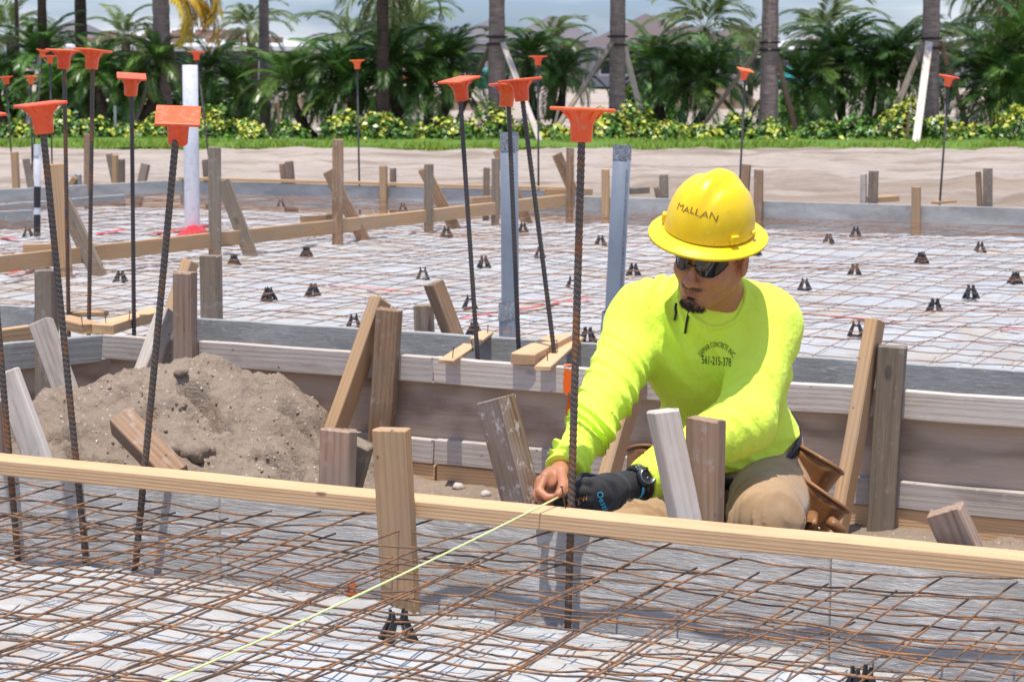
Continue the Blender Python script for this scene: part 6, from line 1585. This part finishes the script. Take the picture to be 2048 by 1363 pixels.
# ------------------------------------------------------------------ houses
def house(x0, x1, eave_py, ridge_py, Yd, depth, roof, wall, lb, hips=((0, 1),), tiles=False, wins=()):
    """hip roofed house whose eaves run from pixel x0 to x1"""
    a = yp(x0, eave_py, Yd); b = yp(x1, eave_py, Yd); ze = a.z; g = GZ + .1
    root = empty('house', ((a.x+b.x)/2, Yd, g), lb, 'house'); Wd = b.x - a.x
    wl_ = link('wall', bm_mesh('wall', box_bm(Wd-1.2, depth-1.2, ze-g-.02)), M[wall], root, Matrix.Translation(((a.x+b.x)/2, Yd+depth/2, (ze+g)/2-.01)))
    bm = bmesh.new()
    def hip(xa, xb, ya, yb, zr, z0):
        w = xb-xa; dp_ = yb-ya; rl = max(0, (w-dp_)/2) if w > dp_ else 0; cx = (xa+xb)/2; cy = (ya+yb)/2
        e = [bm.verts.new(v) for v in ((xa, ya, z0), (xb, ya, z0), (xb, yb, z0), (xa, yb, z0))]; r0 = bm.verts.new((cx-rl-.01, cy, zr)); r1 = bm.verts.new((cx+rl+.01, cy, zr))
        for f in ((e[0], e[1], r1, r0), (e[1], e[2], r1), (e[2], e[3], r0, r1), (e[3], e[0], r0)): bm.faces.new(f)
        bm.faces.new(e[::-1])
    for (f0, f1, rp, zo) in hips:
        xa = a.x + Wd*f0; xb = a.x + Wd*f1; zr = yp((x0+x1)/2, rp, Yd+depth/2).z; hip(xa, xb, Yd - zo*.4, Yd+depth + zo*.2, zr, ze + .003*zo)
    rf = link('roof', bm_mesh('roof', bm), M[roof], root)
    link('fascia', bm_mesh('fascia', box_bm(Wd, .12, .22)), M['roof_white' if roof == 'roof_white' else 'stucco_grey'], root, Matrix.Translation(((a.x+b.x)/2, Yd-.07, ze-.12)))
    for fx, w, h in wins:
        cx = a.x + Wd*fx; wm = link('window', bm_mesh('window', box_bm(w+.24, .14, h+.24)), M['roof_white'], root, Matrix.Translation((cx, Yd+.56, g+1.4)))
        link('pane', bm_mesh('pane', box_bm(w, .08, h)), M['glass'], wm, Matrix.Translation((cx, Yd+.49, g+1.4)))
    if tiles:
        k = 0
        for row, (fy, zz) in enumerate(((.10, 0), (.2, 0), (.3, 0))):
            for j in range(34):
                if random.random() < .3: continue
                fx = (j+.5+random.uniform(-.25, .25))/34; x = a.x + Wd*fx; rise = (yp((x0+x1)/2, ridge_py, Yd+depth/2).z-ze)*fy*2
                margin = fy*depth/ max(Wd, 1)*1.0
                if fx < margin or fx > 1-margin: continue
                link('tile_stack', TS, None, root, Matrix.Translation((x, Yd + depth*fy, ze + rise + .16)) @ Matrix.Rotation(random.uniform(-.2, .2), 4, 'Z') @ Matrix.Diagonal((random.uniform(.7, 1.3), 1, random.uniform(.7, 1.2), 1)))
    return root
TS = bm_mesh('tile_stack', box_bm(.75, .4, .34, .04)); TS.materials.append(M['tile_stack'])
house(95, 622, 93, 57, 120, 14, 'roof_white', 'stucco', 'house at left with a white underlay roof dotted with tile stacks', ((0, 1, 54, 0),), True, ((.1, 2, 1.2), (.3, 2, 1.2), (.5, 1.6, 1.2), (.72, 2.2, 1.2), (.9, 1.5, 1.2)))
house(45, 190, 80, 40, 150, 12, 'roof_grey', 'stucco', 'house at far left with a grey hip roof above the white one', ((0, 1, 38, 0),), False, ((.3, 1.5, 1.2), (.7, 1.5, 1.2)))
house(870, 1210, 82, 36, 140, 14, 'roof_grey', 'stucco', 'house in the middle with a pale grey hip roof', ((0, .62, 40, 0), (.38, 1, 31, 1)), False, ((.2, 2, 1.3), (.45, 2, 1.3), (.75, 2, 1.3)))
house(1170, 1440, 90, 30, 125, 13, 'roof_brown', 'stucco_grey', 'house right of the middle with a brown grey hip roof', ((0, 1, 27, 0), (.55, 1.05, 45, 1)), False, ((.25, 2, 1.3), (.45, 1.4, 1.3), (.7, 2, 1.3)))
house(1420, 1560, 75, 45, 150, 11, 'roof_brown', 'stucco', 'small brown roofed house above the hat seen between trunks', ((0, 1, 50, 0),), False, ((.3, 1.4, 1.2), (.7, 1.4, 1.2)))
house(1548, 1720, 98, 72, 130, 12, 'roof_white', 'stucco_grey', 'white roofed house behind the largest dark palm', ((0, 1, 70, 0),), True, ((.12, 1.6, 1.2), (.5, 1.6, 1.2), (.85, 1.6, 1.2)))
house(1860, 2110, 100, 72, 130, 13, 'roof_white', 'stucco_grey', 'white roofed house at the right edge of the picture', ((0, 1, 70, 0),), True, ((.15, 1.8, 1.2), (.45, 1.8, 1.2), (.75, 1.8, 1.2)))
# clutter on the far plots
p = yp(900, 158, 75); tag(link('barrier_fence', bm_mesh('barrier_fence', box_bm(3.6, .03, .28)), M['mesh_fence'], None, Matrix.Translation((p.x, 75, p.z))), 'strip of orange barrier fence behind the palms left of the braced trunk', 'fence')
for px, pw, w_, lb in ((1590, 165, .5, 'teal tarpaulin bundle far behind the third braced trunk'), (968, 158, .35, 'teal cloth hanging far behind the first braced trunk')):
    bm = bmesh.new(); bmesh.ops.create_icosphere(bm, subdivisions=3, radius=w_)
    for v in bm.verts: v.co *= 1 + .35*float(vnoise(v.co.x*4, v.co.y*4, v.co.z*4, 2))
    q = yp(px, pw, 70); tag(link('tarpaulin_bundle', bm_mesh('tarpaulin_bundle', bm, True), M['teal'], None, Matrix.Translation((q.x, 70, max(q.z, GZ+.2)))), lb, 'tarpaulin')
